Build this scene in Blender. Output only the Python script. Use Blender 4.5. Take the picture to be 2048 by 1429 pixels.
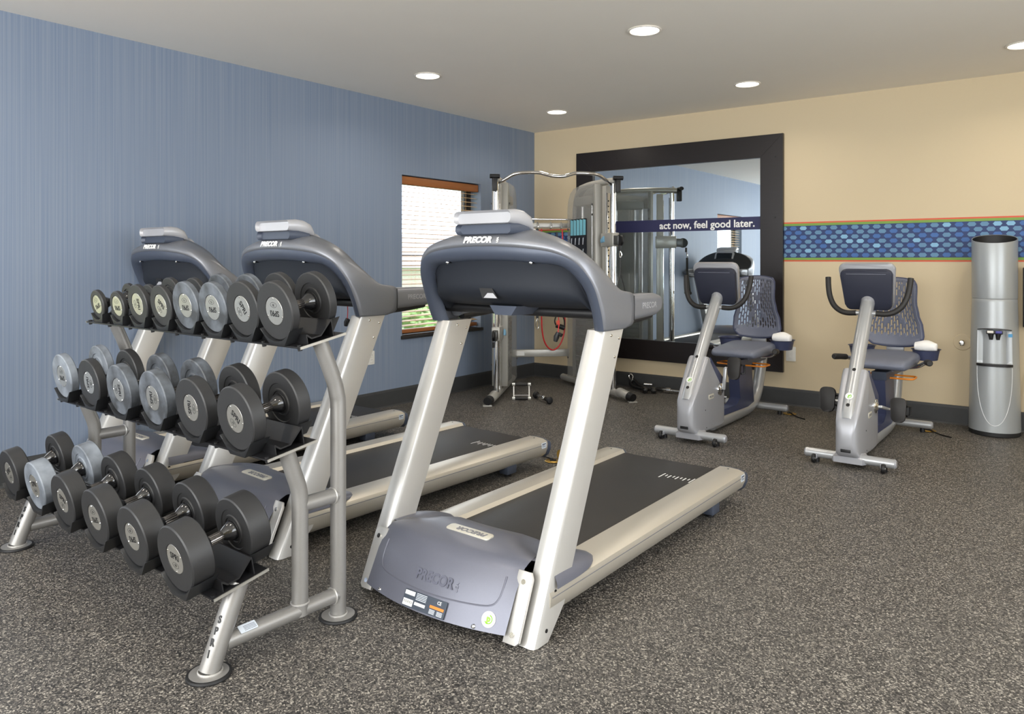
import bpy, bmesh, math, random
from mathutils import Vector, Matrix

for o in list(bpy.data.objects):
    bpy.data.objects.remove(o, do_unlink=True)
SC = bpy.context.scene
COL = SC.collection

# ------------------------------------------------------------------ camera
cam = bpy.data.cameras.new('camera'); cam_o = bpy.data.objects.new('camera', cam); COL.objects.link(cam_o)
YAW = math.atan(1150 / 1507.0)
cam_o.location = (4.954, -6.908, 1.308)
cam_o.rotation_euler = (math.pi / 2, 0, YAW)
cam.sensor_fit = 'HORIZONTAL'; cam.sensor_width = 36.0
cam.lens = 36.0 * 1507 / 2048
cam.shift_y = -(714.5 - 520) / 2048
cam.clip_start = 0.05; cam.clip_end = 200
SC.camera = cam_o

# ------------------------------------------------------------------ world, exposure
SC.view_settings.view_transform = 'Standard'
SC.view_settings.look = 'None'
SC.view_settings.exposure = 0.0
SC.view_settings.gamma = 1.0
SC.view_settings.use_curve_mapping = False
W = bpy.data.worlds.new('world'); SC.world = W; W.use_nodes = True
bgn = W.node_tree.nodes['Background']
bgn.inputs[0].default_value = (0.86, 0.93, 1.0, 1); bgn.inputs[1].default_value = 5.0

def area_light(name, loc, rot, sx, sy, power, col, spread=math.pi, shape='RECTANGLE'):
    l = bpy.data.lights.new(name, 'AREA'); l.shape = shape; l.size = sx
    if shape in ('RECTANGLE', 'ELLIPSE'): l.size_y = sy
    l.energy = power; l.color = col; l.spread = spread
    o = bpy.data.objects.new(name, l); COL.objects.link(o); o.location = loc; o.rotation_euler = rot
    return o
# added fill lights, set in invented openings behind the camera and on the right
area_light('added_fill_front', (3.2, -9.32, 1.55), (math.pi / 2, 0, 0), 5.0, 2.1, 190, (1.0, 0.97, 0.93))
area_light('added_fill_side', (7.32, -5.2, 1.55), (math.pi / 2, 0, math.pi / 2), 4.4, 2.1, 70, (1.0, 0.97, 0.93))
LAMP_POWER = 5.8

# ------------------------------------------------------------------ materials
MATS = {}
def mat(name, col, rough=0.5, metal=0.0, spec=0.5, noise=None, bump=None, coat=0.0, emis=None, alpha=None, trans=0.0, scale3=None, aniso=0.0):
    """noise=(scale, amount[, colour2]) mottles the colour; bump=(scale, strength)"""
    m = bpy.data.materials.new(name); m.use_nodes = True
    nt = m.node_tree; b = nt.nodes['Principled BSDF']
    b.inputs['Base Color'].default_value = (*col, 1); b.inputs['Roughness'].default_value = rough
    b.inputs['Metallic'].default_value = metal; b.inputs['Specular IOR Level'].default_value = spec
    b.inputs['Coat Weight'].default_value = coat; b.inputs['Transmission Weight'].default_value = trans
    if aniso: b.inputs['Anisotropic'].default_value = aniso
    if alpha is not None: b.inputs['Alpha'].default_value = alpha
    if emis: b.inputs['Emission Color'].default_value = (*emis[0], 1); b.inputs['Emission Strength'].default_value = emis[1]
    tc = nt.nodes.new('ShaderNodeTexCoord'); mp = nt.nodes.new('ShaderNodeMapping')
    nt.links.new(tc.outputs['Object'], mp.inputs[0])
    if scale3: mp.inputs['Scale'].default_value = scale3
    n = nt.nodes.new('ShaderNodeTexNoise'); nt.links.new(mp.outputs[0], n.inputs['Vector'])
    sc, am = (noise[0], noise[1]) if noise else (14.0, 0.06)
    n.inputs['Scale'].default_value = sc; n.inputs['Detail'].default_value = 3
    mx = nt.nodes.new('ShaderNodeMix'); mx.data_type = 'RGBA'
    c2 = noise[2] if noise and len(noise) > 2 else tuple(min(1, c * (1 + am)) for c in col)
    c1 = col if noise and len(noise) > 2 else tuple(c * (1 - am) for c in col)
    mx.inputs['A'].default_value = (*c1, 1); mx.inputs['B'].default_value = (*c2, 1)
    if noise and len(noise) > 3:
        mr = nt.nodes.new('ShaderNodeMapRange'); mr.inputs[1].default_value = noise[3][0]; mr.inputs[2].default_value = noise[3][1]
        nt.links.new(n.outputs['Fac'], mr.inputs[0]); nt.links.new(mr.outputs[0], mx.inputs['Factor'])
    else:
        nt.links.new(n.outputs['Fac'], mx.inputs['Factor'])
    nt.links.new(mx.outputs['Result'], b.inputs['Base Color'])
    if bump:
        n2 = nt.nodes.new('ShaderNodeTexNoise'); n2.inputs['Scale'].default_value = bump[0]; nt.links.new(mp.outputs[0], n2.inputs['Vector'])
        bp = nt.nodes.new('ShaderNodeBump'); bp.inputs['Strength'].default_value = bump[1]; bp.inputs['Distance'].default_value = 0.002
        nt.links.new(n2.outputs['Fac'], bp.inputs['Height']); nt.links.new(bp.outputs[0], b.inputs['Normal'])
    MATS[name] = m
    return m

def srgb(r, g, b):
    f = lambda c: (c / 255 / 12.92) if c <= 10 else ((c / 255 + 0.055) / 1.055) ** 2.4
    return (f(r), f(g), f(b))

mat('blue_paper', srgb(113, 128, 152), 0.6, noise=(1.0, 0, srgb(136, 147, 163), (0.30, 0.72)), scale3=(1, 120, 0.5), bump=(3.0, 0.08))
mat('blue_jamb', srgb(120, 137, 165), 0.6)
mat('beige_paper', srgb(209, 192, 160), 0.7, noise=(60, 0.03), scale3=(1, 1, 8))
mat('ceiling_paint', srgb(243, 238, 229), 0.8, noise=(3, 0.015))
mat('side_paint', srgb(225, 212, 180), 0.75)
mat('cove_base', srgb(58, 59, 60), 0.55, noise=(30, 0.1))
mat('trim_dark', srgb(32, 30, 30), 0.5)
mat('wood_blind', srgb(150, 92, 48), 0.45, noise=(8, 0.25), scale3=(1, 1, 12))
mat('slat_wood', srgb(206, 172, 130), 0.5, noise=(8, 0.15))
mat('bronze_frame', srgb(46, 40, 36), 0.5)
mat('glass', (0.95, 0.97, 0.97), 0.02, alpha=0.12)
mat('espresso', srgb(28, 22, 22), 0.32, noise=(6, 0.25), scale3=(1, 1, 12))
mat('mirror', (0.80, 0.86, 0.88), 0.015, metal=1.0, noise=(5, 0.002))
mat('navy_print', srgb(40, 42, 82), 0.5)
mat('white_print', srgb(240, 240, 238), 0.5)
mat('band_navy', srgb(44, 62, 108), 0.6)
mat('band_red', srgb(214, 92, 66), 0.6)
mat('band_green', srgb(122, 160, 72), 0.6)
mat('hex_steel', srgb(98, 138, 172), 0.6)
mat('hex_royal', srgb(66, 106, 168), 0.6)
mat('hex_sky', srgb(132, 180, 212), 0.6)
mat('silver_paint', srgb(204, 202, 198), 0.32, metal=0.5, noise=(300, 0.04))
mat('rail_silver', srgb(208, 202, 190), 0.36, metal=0.6, noise=(300, 0.03))
mat('hood_grey', srgb(128, 130, 136), 0.38, metal=0.45, noise=(260, 0.06))
mat('hood_lip', srgb(74, 81, 96), 0.42, metal=0.2, noise=(260, 0.05))
mat('hood_dark', srgb(32, 36, 44), 0.65, spec=0.3, noise=(200, 0.06))
mat('cover_blue', srgb(108, 110, 122), 0.36, metal=0.25, noise=(260, 0.05))
mat('cap_silver', srgb(180, 180, 184), 0.35, metal=0.25)
mat('belt_black', srgb(38, 36, 35), 0.5, noise=(40, 0.15), bump=(300, 0.2))
mat('black_plastic', srgb(26, 26, 28), 0.45)
mat('screen_black', srgb(14, 16, 18), 0.12)
mat('rubber', srgb(43, 43, 44), 0.5, noise=(12, 0.12), bump=(120, 0.08))
mat('rubber_chalk', srgb(58, 60, 63), 0.55, noise=(14, 0, srgb(106, 112, 120), (0.36, 0.72)), bump=(120, 0.08))
mat('rubber_pale', srgb(98, 103, 110), 0.55, noise=(12, 0, srgb(142, 149, 158), (0.36, 0.7)))
mat('plate_steel', srgb(205, 203, 196), 0.33, metal=0.85, noise=(90, 0.05))
mat('chrome', (0.86, 0.86, 0.86), 0.1, metal=1.0)
mat('dark_chrome', (0.16, 0.15, 0.145), 0.16, metal=0.9)
mat('bulb_black', srgb(28, 28, 30), 0.12, coat=0.6)
mat('rack_grey', srgb(148, 146, 143), 0.38, metal=0.45, noise=(200, 0.05))
mat('weld', srgb(205, 203, 200), 0.35, metal=0.6, bump=(160, 0.8))
mat('tray_black', srgb(22, 22, 24), 0.4, noise=(20, 0.2))
mat('saddle', srgb(36, 37, 39), 0.42)
mat('foot_rubber', srgb(24, 24, 25), 0.6)
mat('ink', srgb(18, 18, 20), 0.5)
mat('sticker_white', srgb(232, 232, 230), 0.45)
mat('sticker_pale', srgb(206, 214, 224), 0.45)
mat('sticker_green', srgb(130, 200, 40), 0.45)
mat('sticker_orange', srgb(232, 130, 50), 0.45)
mat('sticker_slate', srgb(58, 66, 78), 0.45)
mat('plaque', srgb(218, 214, 200), 0.4, metal=0.3)
mat('emboss', srgb(90, 92, 106), 0.45)
mat('emboss_grey', srgb(130, 130, 134), 0.45, metal=0.3)
mat('emboss_light', srgb(160, 161, 165), 0.45, metal=0.3)
mat('red_cord', srgb(196, 30, 36), 0.4)
mat('bike_silver', srgb(166, 167, 172), 0.36, metal=0.3, noise=(300, 0.03))
mat('bike_tube', srgb(182, 184, 186), 0.32, metal=0.5, noise=(300, 0.03))
mat('bike_navy', srgb(58, 64, 92), 0.42, noise=(120, 0.06))
mat('bike_mesh', srgb(104, 108, 124), 0.45)
mat('bike_seat', srgb(112, 117, 132), 0.45)
mat('console_navy', srgb(42, 45, 60), 0.5)
mat('grip_black', srgb(34, 32, 31), 0.55)
mat('orange_lever', srgb(232, 138, 40), 0.4)
mat('towel', srgb(245, 244, 242), 0.9, bump=(200, 0.6))
mat('cooler_silver', srgb(168, 172, 174), 0.36, metal=0.35, noise=(400, 0.03))
mat('cooler_line', srgb(214, 216, 216), 0.4)
mat('tap_blue', srgb(70, 70, 150), 0.4)
mat('tap_white', srgb(225, 222, 214), 0.4)
mat('sticker_blue', srgb(90, 160, 210), 0.45)
mat('trainer_grey', srgb(176, 174, 168), 0.38, metal=0.4, noise=(200, 0.04))
mat('shroud', srgb(160, 160, 156), 0.22, alpha=0.36, noise=(60, 0.03))
mat('steel_dark', srgb(92, 92, 92), 0.4, metal=0.6)
mat('poster_dark', srgb(30, 34, 40), 0.4)
mat('poster_cyan', srgb(126, 196, 214), 0.4)
mat('lever_blue', srgb(118, 168, 200), 0.4)
mat('brass', srgb(206, 168, 84), 0.3, metal=0.9)
mat('outlet_white', srgb(226, 224, 218), 0.45)
mat('lamp_trim', srgb(238, 232, 222), 0.5)
mat('lamp_lens', (1, 0.97, 0.9), 0.5, emis=((1.0, 0.95, 0.86), 9.0))
mat('lawn', srgb(120, 150, 84), 0.9, noise=(6, 0.3))
mat('leaf', srgb(96, 142, 50), 0.6, noise=(5, 0.3))
mat('siding', srgb(196, 190, 182), 0.7)
mat('roof_grey', srgb(168, 164, 172), 0.8, noise=(10, 0.15))
mat('pane_dark', srgb(70, 80, 96), 0.1)

def floor_material():
    m = bpy.data.materials.new('rubber_floor'); m.use_nodes = True; nt = m.node_tree; b = nt.nodes['Principled BSDF']
    b.inputs['Roughness'].default_value = 0.5; b.inputs['Specular IOR Level'].default_value = 0.35
    tc = nt.nodes.new('ShaderNodeTexCoord')
    n0 = nt.nodes.new('ShaderNodeTexNoise'); n0.inputs['Scale'].default_value = 60; nt.links.new(tc.outputs['Object'], n0.inputs['Vector'])
    va = nt.nodes.new('ShaderNodeMix'); va.data_type = 'VECTOR'; va.inputs['Factor'].default_value = 0.012
    nt.links.new(tc.outputs['Object'], va.inputs['A']); nt.links.new(n0.outputs['Color'], va.inputs['B'])
    v = nt.nodes.new('ShaderNodeTexVoronoi'); v.inputs['Scale'].default_value = 230; nt.links.new(va.outputs['Result'], v.inputs['Vector'])
    sep = nt.nodes.new('ShaderNodeSeparateColor'); nt.links.new(v.outputs['Color'], sep.inputs[0])
    r = nt.nodes.new('ShaderNodeValToRGB'); r.color_ramp.interpolation = 'CONSTANT'
    stops = [(0.0, srgb(44, 43, 42)), (0.30, srgb(72, 69, 66)), (0.56, srgb(94, 90, 86)), (0.77, srgb(124, 119, 111)), (0.91, srgb(164, 158, 148))]
    e = r.color_ramp.elements
    e[0].position = 0; e[0].color = (*stops[0][1], 1); e[1].position = stops[1][0]; e[1].color = (*stops[1][1], 1)
    for p, c in stops[2:]:
        k = e.new(p); k.color = (*c, 1)
    nt.links.new(sep.outputs[0], r.inputs[0]); nt.links.new(r.outputs[0], b.inputs['Base Color'])
    bp = nt.nodes.new('ShaderNodeBump'); bp.inputs['Strength'].default_value = 0.15; bp.inputs['Distance'].default_value = 0.002
    nt.links.new(v.outputs['Distance'], bp.inputs['Height']); nt.links.new(bp.outputs[0], b.inputs['Normal'])
    MATS['rubber_floor'] = m
floor_material()

# ------------------------------------------------------------------ helpers
class MB:
    """collects shapes in one bmesh; build() links them as one mesh object"""
    def __init__(s): s.bm = bmesh.new(); s.mi = 0
    def _tag(s, fs):
        for f in fs: f.material_index = s.mi
    def mesh(s, vs, fs, M=None):
        bv = [s.bm.verts.new(M @ Vector(v) if M else Vector(v)) for v in vs]
        out = []
        for f in fs:
            try: out.append(s.bm.faces.new([bv[i] for i in f]))
            except ValueError: pass
        s._tag(out); return bv
    def box(s, c, d, bev=0.0, seg=2, M=None):
        t = bmesh.new(); bmesh.ops.create_cube(t, size=1)
        for v in t.verts: v.co = Vector((v.co.x * d[0], v.co.y * d[1], v.co.z * d[2]))
        if bev > 0: bmesh.ops.bevel(t, geom=list(t.edges), offset=min(bev, min(d) * 0.49), segments=seg, affect='EDGES', profile=0.5)
        T = Matrix.Translation(Vector(c)); T = T @ M if M else T
        t.verts.index_update()
        s.mesh([T @ v.co for v in t.verts], [[v.index for v in f.verts] for f in t.faces]); t.free(); return s
    def bar(s, p0, p1, w, h, bev=0.0, up=(0, 0, 1)):
        p0 = Vector(p0); p1 = Vector(p1); d = p1 - p0; L = d.length
        M = frame(d, up)
        return s.box((p0 + p1) / 2, (w, L, h), bev, 2, M)
    def tube(s, pts, r, n=12, caps=True, closed=False, flat=1.0):
        pts = [Vector(p) for p in pts]; k = len(pts); rs = r if isinstance(r, (list, tuple)) else [r] * k
        rings = []; prev = None
        for i, p in enumerate(pts):
            if closed: d = pts[(i + 1) % k] - pts[i - 1]
            else: d = pts[min(i + 1, k - 1)] - pts[max(i - 1, 0)]
            d.normalize()
            if prev is None:
                a = Vector((0, 0, 1)) if abs(d.z) < 0.9 else Vector((1, 0, 0))
            else: a = prev
            u = (a - d * a.dot(d)).normalized(); w = d.cross(u); prev = u
            rings.append([p + u * (math.cos(2 * math.pi * j / n) * rs[i] * flat) + w * (math.sin(2 * math.pi * j / n) * rs[i]) for j in range(n)])
        vs = [v for q in rings for v in q]; fs = []
        for i in range(k if closed else k - 1):
            a = i * n; b = ((i + 1) % k) * n
            for j in range(n): fs.append((a + j, a + (j + 1) % n, b + (j + 1) % n, b + j))
        if caps and not closed: fs.append(tuple(range(n - 1, -1, -1))); fs.append(tuple((k - 1) * n + j for j in range(n)))
        s.mesh(vs, fs); return s
    def cyl(s, p0, p1, r, n=20, r1=None): return s.tube([p0, p1], [r, r if r1 is None else r1], n)
    def lathe(s, prof, n=32, M=None):
        """prof = [(radius, height)], around local Z, moved by M"""
        vs = []; fs = []; k = len(prof)
        for r, h in prof:
            for j in range(n):
                a = 2 * math.pi * j / n; vs.append((r * math.cos(a), r * math.sin(a), h))
        for i in range(k - 1):
            for j in range(n): fs.append((i * n + j, i * n + (j + 1) % n, (i + 1) * n + (j + 1) % n, (i + 1) * n + j))
        if prof[0][0] > 1e-5: fs.append(tuple(range(n - 1, -1, -1)))
        if prof[-1][0] > 1e-5: fs.append(tuple((k - 1) * n + j for j in range(n)))
        s.mesh(vs, fs, M)
        bmesh.ops.remove_doubles(s.bm, verts=s.bm.verts[-len(vs):] if False else list(s.bm.verts), dist=1e-6); return s
    def prism(s, poly, a, b, M=None, bev=0.0):
        """poly in local XY, from Z=a to Z=b"""
        n = len(poly); t = bmesh.new()
        lo = [t.verts.new((x, y, a)) for x, y in poly]; hi = [t.verts.new((x, y, b)) for x, y in poly]
        t.faces.new(lo[::-1]); t.faces.new(hi)
        for i in range(n): t.faces.new((lo[i], lo[(i + 1) % n], hi[(i + 1) % n], hi[i]))
        if bev > 0:
            es = [e for e in t.edges if abs(e.verts[0].co.z - e.verts[1].co.z) < 1e-9]
            bmesh.ops.bevel(t, geom=es, offset=bev, segments=2, affect='EDGES', profile=0.5)
        t.verts.index_update()
        s.mesh([v.co.copy() for v in t.verts], [[v.index for v in f.verts] for f in t.faces], M); t.free(); return s
    def grid(s, rows, closed=False):
        n = len(rows[0]); vs = [p for r in rows for p in r]; fs = []
        for i in range(len(rows) - 1):
            for j in range(n if closed else n - 1):
                fs.append((i * n + j, i * n + (j + 1) % n, (i + 1) * n + (j + 1) % n, (i + 1) * n + j))
        s.mesh(vs, fs); return s
    def loft(s, secs, caps=True):
        s.grid(secs, True); n = len(secs[0])
        if caps:
            s.mesh(secs[0], [tuple(range(n - 1, -1, -1))]); s.mesh(secs[-1], [tuple(range(n))])
        return s
    def build(s, name, m, parent=None, smooth=True, angle=38, solid=0.0):
        bmesh.ops.remove_doubles(s.bm, verts=list(s.bm.verts), dist=1e-6)
        bmesh.ops.recalc_face_normals(s.bm, faces=list(s.bm.faces))
        me = bpy.data.meshes.new(name); s.bm.to_mesh(me); s.bm.free()
        for q in (m if isinstance(m, (list, tuple)) else [m]): me.materials.append(MATS[q])
        if smooth:
            for p in me.polygons: p.use_smooth = True
            me.set_sharp_from_angle(angle=math.radians(angle))
        o = bpy.data.objects.new(name, me); COL.objects.link(o)
        if parent: o.parent = parent
        if solid:
            md = o.modifiers.new('thickness', 'SOLIDIFY'); md.thickness = solid; md.offset = -1
        return o

def frame(d, up=(0, 0, 1)):
    """matrix whose Y is d"""
    y = Vector(d).normalized(); u = Vector(up)
    if abs(y.dot(u.normalized())) > 0.98: u = Vector((0, 1, 0)) if abs(y.y) < 0.9 else Vector((1, 0, 0))
    x = y.cross(u).normalized(); z = x.cross(y)
    return Matrix((x, y, z)).transposed().to_4x4()
def axes(o, x, y, z=None):
    x = Vector(x).normalized(); y = Vector(y); y = (y - x * y.dot(x)).normalized(); z = x.cross(y)
    M = Matrix((x, y, z)).transposed().to_4x4(); M.translation = Vector(o); return M
def tag(o, label, cat, group=None, kind=None):
    o['label'] = label
    if cat: o['category'] = cat
    if group: o['group'] = group
    if kind: o['kind'] = kind
    return o
def struct(o, label=None):
    o['kind'] = 'structure'
    if label: o['label'] = label
    return o
def thing(name, label, cat, loc=(0, 0, 0), rz=0, group=None):
    o = bpy.data.objects.new(name, None); COL.objects.link(o); o.location = loc; o.rotation_euler = (0, 0, rz); o.empty_display_size = 0.1
    return tag(o, label, cat, group)
def copy_tree(o, parent=None):
    c = o.copy(); COL.objects.link(c)
    if parent: c.parent = parent
    for ch in [x for x in bpy.data.objects if x.parent == o]: copy_tree(ch, c)
    return c
def spline(pts, n=8):
    """Catmull-Rom through points (any dimension)"""
    P = [Vector(p) for p in pts]; out = []
    for i in range(len(P) - 1):
        p0 = P[i - 1] if i else P[0] * 2 - P[1]; p3 = P[i + 2] if i + 2 < len(P) else P[-1] * 2 - P[-2]
        for k in range(n):
            t = k / n; a = P[i]; b = P[i + 1]
            out.append(0.5 * ((2 * a) + (b - p0) * t + (2 * p0 - 5 * a + 4 * b - p3) * t * t + (3 * a - p0 - 3 * b + p3) * t ** 3))
    out.append(P[-1]); return out
def rrect(w, h, r, n=5):
    out = []
    for cx, cy, a0 in ((w / 2 - r, h / 2 - r, 0), (-w / 2 + r, h / 2 - r, 90), (-w / 2 + r, -h / 2 + r, 180), (w / 2 - r, -h / 2 + r, 270)):
        for k in range(n + 1):
            a = math.radians(a0 + 90 * k / n); out.append((cx + r * math.cos(a), cy + r * math.sin(a)))
    return out
TEXTS = {}
def text(name, body, size, m, parent, M, ext=0.0006, shear=0.0, bold=0.0, squash=1.0, spacing=1.0):
    key = (body, size, ext, shear, bold, squash, spacing, m)
    if key not in TEXTS:
        cu = bpy.data.curves.new(name, 'FONT'); cu.body = body; cu.size = size; cu.extrude = ext; cu.shear = shear; cu.offset = bold
        cu.align_x = 'CENTER'; cu.align_y = 'CENTER'; cu.resolution_u = 3; cu.space_character = spacing
        t = bpy.data.objects.new(name, cu); COL.objects.link(t)
        me = bpy.data.meshes.new_from_object(t); bpy.data.objects.remove(t); bpy.data.curves.remove(cu)
        me.materials.clear(); me.materials.append(MATS[m])
        for v in me.vertices: v.co.x *= squash
        TEXTS[key] = me
    o = bpy.data.objects.new(name, TEXTS[key]); COL.objects.link(o)
    if parent: o.parent = parent
    o.matrix_local = M
    return o
# ------------------------------------------------------------------ the room
RX, RY, CH = 7.2, -9.2, 2.74
struct(MB().box((RX / 2, RY / 2, -0.05), (RX + .4, -RY + .4, 0.1)).build('floor', 'rubber_floor', smooth=False), 'dark speckled rubber floor')
struct(MB().box((RX / 2, RY / 2, CH + 0.05), (RX + .4, -RY + .4, 0.1)).build('ceiling', 'ceiling_paint', smooth=False), 'plain off white ceiling')
WY0, WY1, WZ0, WZ1 = -2.066, -0.945, 0.605, 2.085
WINDOW_B = (-6.44, -5.32)
def wall_x(name, m, x0, x1, ya, yb, hole, jamb=None):
    """wall slab between x0 and x1 with one window hole (y0,y1,z0,z1)"""
    y0, y1, z0, z1 = hole; b = MB(); xc = (x0 + x1) / 2; t = x1 - x0
    b.box((xc, (ya + y0) / 2, CH / 2), (t, y0 - ya, CH)); b.box((xc, (y1 + yb) / 2, CH / 2), (t, yb - y1, CH))
    b.box((xc, (y0 + y1) / 2, z0 / 2), (t, y1 - y0, z0)); b.box((xc, (y0 + y1) / 2, (z1 + CH) / 2), (t, y1 - y0, CH - z1))
    return b.build(name, m, smooth=False)
b = MB()
for ya, yb, za, zb in ((RY, WINDOW_B[0], 0, CH), (WINDOW_B[1], WY0, 0, CH), (WY1, 0.2, 0, CH), (WINDOW_B[0], WINDOW_B[1], 0, WZ0), (WINDOW_B[0], WINDOW_B[1], WZ1, CH), (WY0, WY1, 0, WZ0), (WY0, WY1, WZ1, CH)):
    b.box((-0.1, (ya + yb) / 2, (za + zb) / 2), (0.2, yb - ya, zb - za))
struct(b.build('wall_left', 'blue_paper', smooth=False), 'blue wall papered in fine vertical streaks')
struct(wall_x('wall_right', 'side_paint', RX, RX + 0.2, RY, 0.2, (-7.4, -3.0, 0.5, 2.6)), 'cream side wall with an unseen opening added for fill light')
struct(MB().box((RX / 2, 0.1, CH / 2), (RX, 0.2, CH)).build('wall_back', 'beige_paper', smooth=False), 'cream papered wall with the mirror')
b = MB(); y = RY - 0.1
for x0, x1, z0, z1 in ((0, 0.7, 0, CH), (5.7, RX, 0, CH), (0.7, 5.7, 0, 0.5), (0.7, 5.7, 2.6, CH)):
    b.box(((x0 + x1) / 2, y, (z0 + z1) / 2), (x1 - x0, 0.2, z1 - z0))
struct(b.build('wall_front', 'side_paint', smooth=False), 'cream wall behind the viewer with an opening added for fill light')
def cove(name, poly, path_a, path_b, nrm):
    a = Vector(path_a); c = Vector(path_b); n = Vector(nrm); rows = [[p + n * u + Vector((0, 0, v)) for u, v in poly] for p in (a, c)]
    return struct(MB().loft(rows).build(name, 'cove_base', smooth=False), 'charcoal rubber baseboard')
CP = [(0.0, 0.0), (0.022, 0.0), (0.013, 0.012), (0.012, 0.13), (0.008, 0.148), (0.0, 0.15)]
cove('baseboard_left', CP, (0, RY, 0), (0, 0, 0), (1, 0, 0))
cove('baseboard_back', CP, (0, 0, 0), (RX, 0, 0), (0, -1, 0))
cove('baseboard_right', CP, (RX, RY, 0), (RX, 0, 0), (-1, 0, 0))

# window with its frame, panes and sill
w1 = bpy.data.objects.new('window_1', None); COL.objects.link(w1); struct(w1, 'small deep set window in the blue wall'); w1.location = (-0.16, (WY0 + WY1) / 2, WZ0)
hw = (WY1 - WY0) / 2; hh = WZ1 - WZ0
b = MB()
for yy in (-hw + 0.025, hw - 0.05): b.box((0, yy, hh / 2), (0.05, 0.05 if yy < 0 else 0.10, hh))
for zz in (0.03, hh * 0.5, hh - 0.03): b.box((0, 0, zz), (0.045, 2 * hw - 0.02, 0.04 if zz != hh * 0.5 else 0.02))
b.build('window_frame', 'bronze_frame', w1, smooth=False)
for zz in (hh * 0.26, hh * 0.74): MB().box((0, -0.03, zz), (0.006, 2 * hw - 0.14, hh * 0.44)).build('pane', 'glass', w1, smooth=False)
MB().box((0.10, 0.0, -0.005), (0.17, 2 * hw + 0.03, 0.03), 0.004).build('window_sill', 'trim_dark', w1)
# wooden blind hanging in the recess
bl = thing('window_blind', 'brown wooden slatted blind hanging in the window recess', 'blind', (-0.055, (WY0 + WY1) / 2, WZ0))
MB().box((0.0, 0, hh - 0.045), (0.07, 2 * hw - 0.03, 0.075), 0.006).build('head_rail', 'wood_blind', bl)
MB().box((0.0, 0, 0.045), (0.052, 2 * hw - 0.05, 0.035), 0.005).build('bottom_rail', 'wood_blind', bl)
sl = None; NS = 31
for k in range(NS):
    z = 0.095 + (hh - 0.20) * k / (NS - 1)
    if sl is None:
        sl = MB().box((0, 0, 0), (0.05, 2 * hw - 0.05, 0.0035)).build('slat', 'slat_wood', bl, smooth=False); o = sl
    else:
        o = sl.copy(); COL.objects.link(o)
    o.location = (0, 0, z); o.rotation_euler = (0, math.radians(10), 0)
for yy in (-0.36, 0.0, 0.36):
    b = MB()
    for xx in (-0.024, 0.024): b.cyl((xx, yy, 0.05), (xx, yy, hh - 0.06), 0.0012, 5)
    b.build('ladder_cord', 'slat_wood', bl)
dyw = (WINDOW_B[0] + WINDOW_B[1]) / 2 - (WY0 + WY1) / 2
wb = copy_tree(w1); wb.location.y += dyw; wb.name = 'window_4'; wb['label'] = 'second window of the blue wall, left of the frame, seen in the mirror'
bb = copy_tree(bl); bb.location.y += dyw; bb['label'] = 'wooden slatted blind reflected in the mirror, in the second window'
# unseen glazing invented to carry the fill lights
w2 = bpy.data.objects.new('added_glazing_front', None); COL.objects.link(w2); struct(w2, 'unseen wide glazing added behind the viewer for fill light'); w2.location = (3.2, RY - 0.1, 0.5)
b = MB()
for xx in (-2.47, -0.82, 0.82, 2.47): b.box((xx, 0, 1.05), (0.06, 0.08, 2.1))
for zz in (0.03, 2.07): b.box((0, 0, zz), (5.0, 0.08, 0.06))
b.build('window_frame', 'bronze_frame', w2, smooth=False)
w3 = bpy.data.objects.new('added_glazing_side', None); COL.objects.link(w3); struct(w3, 'unseen glazing added in the side wall for fill light'); w3.location = (RX + 0.1, -5.2, 0.5)
b = MB()
for yy in (-2.17, -0.7, 0.7, 2.17): b.box((0, yy, 1.05), (0.08, 0.06, 2.1))
for zz in (0.03, 2.07): b.box((0, 0, zz), (0.08, 4.4, 0.06))
b.build('window_frame', 'bronze_frame', w3, smooth=False)

# patterned border on the cream wall, in two lengths beside the mirror
def border(name, x0, x1, seed):
    rnd = random.Random(seed); L = x1 - x0; yy = 0.0
    o = bpy.data.objects.new(name, None); COL.objects.link(o); o.location = (x0, 0, 1.293)
    struct(o, 'wallpaper border of blue hexagons edged in green and red')
    MB().box((L / 2, -0.001, 0.176), (L, 0.002, 0.352)).build('red_edge', 'band_red', o, smooth=False)
    MB().box((L / 2, -0.002, 0.176), (L, 0.003, 0.326)).build('green_edge', 'band_green', o, smooth=False)
    MB().box((L / 2, -0.003, 0.176), (L, 0.004, 0.284)).build('navy_field', 'band_navy', o, smooth=False)
    b = MB(); P = 0.0858
    for r in range(7):
        z = 0.042 + 0.0402 * r + 0.013
        n = int(L / P) + 2
        for k in range(n):
            cx = k * P + (P / 2 if r % 2 else 0.0) - 0.0
            h = [(cx - 0.0315, 0), (cx - 0.0185, 0.0168), (cx + 0.0185, 0.0168), (cx + 0.0315, 0), (cx + 0.0185, -0.0168), (cx - 0.0185, -0.0168)]
            h = [(min(max(x, 0.0), L), q) for x, q in h]
            if max(x for x, _ in h) - min(x for x, _ in h) < 0.01: continue
            t = rnd.random(); b.mi = 0 if t < 0.60 else (1 if t < 0.93 else 2)
            b.mesh([(x, -0.0056, z + q) for x, q in h], [(0, 1, 2, 3, 4, 5)])
    b.build('hexagon_print', ['hex_steel', 'hex_royal', 'hex_sky'], o, smooth=False)
border('trim_1', 2.775, RX, 4)
border('trim_2', 0.0, 0.585, 9)

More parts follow.
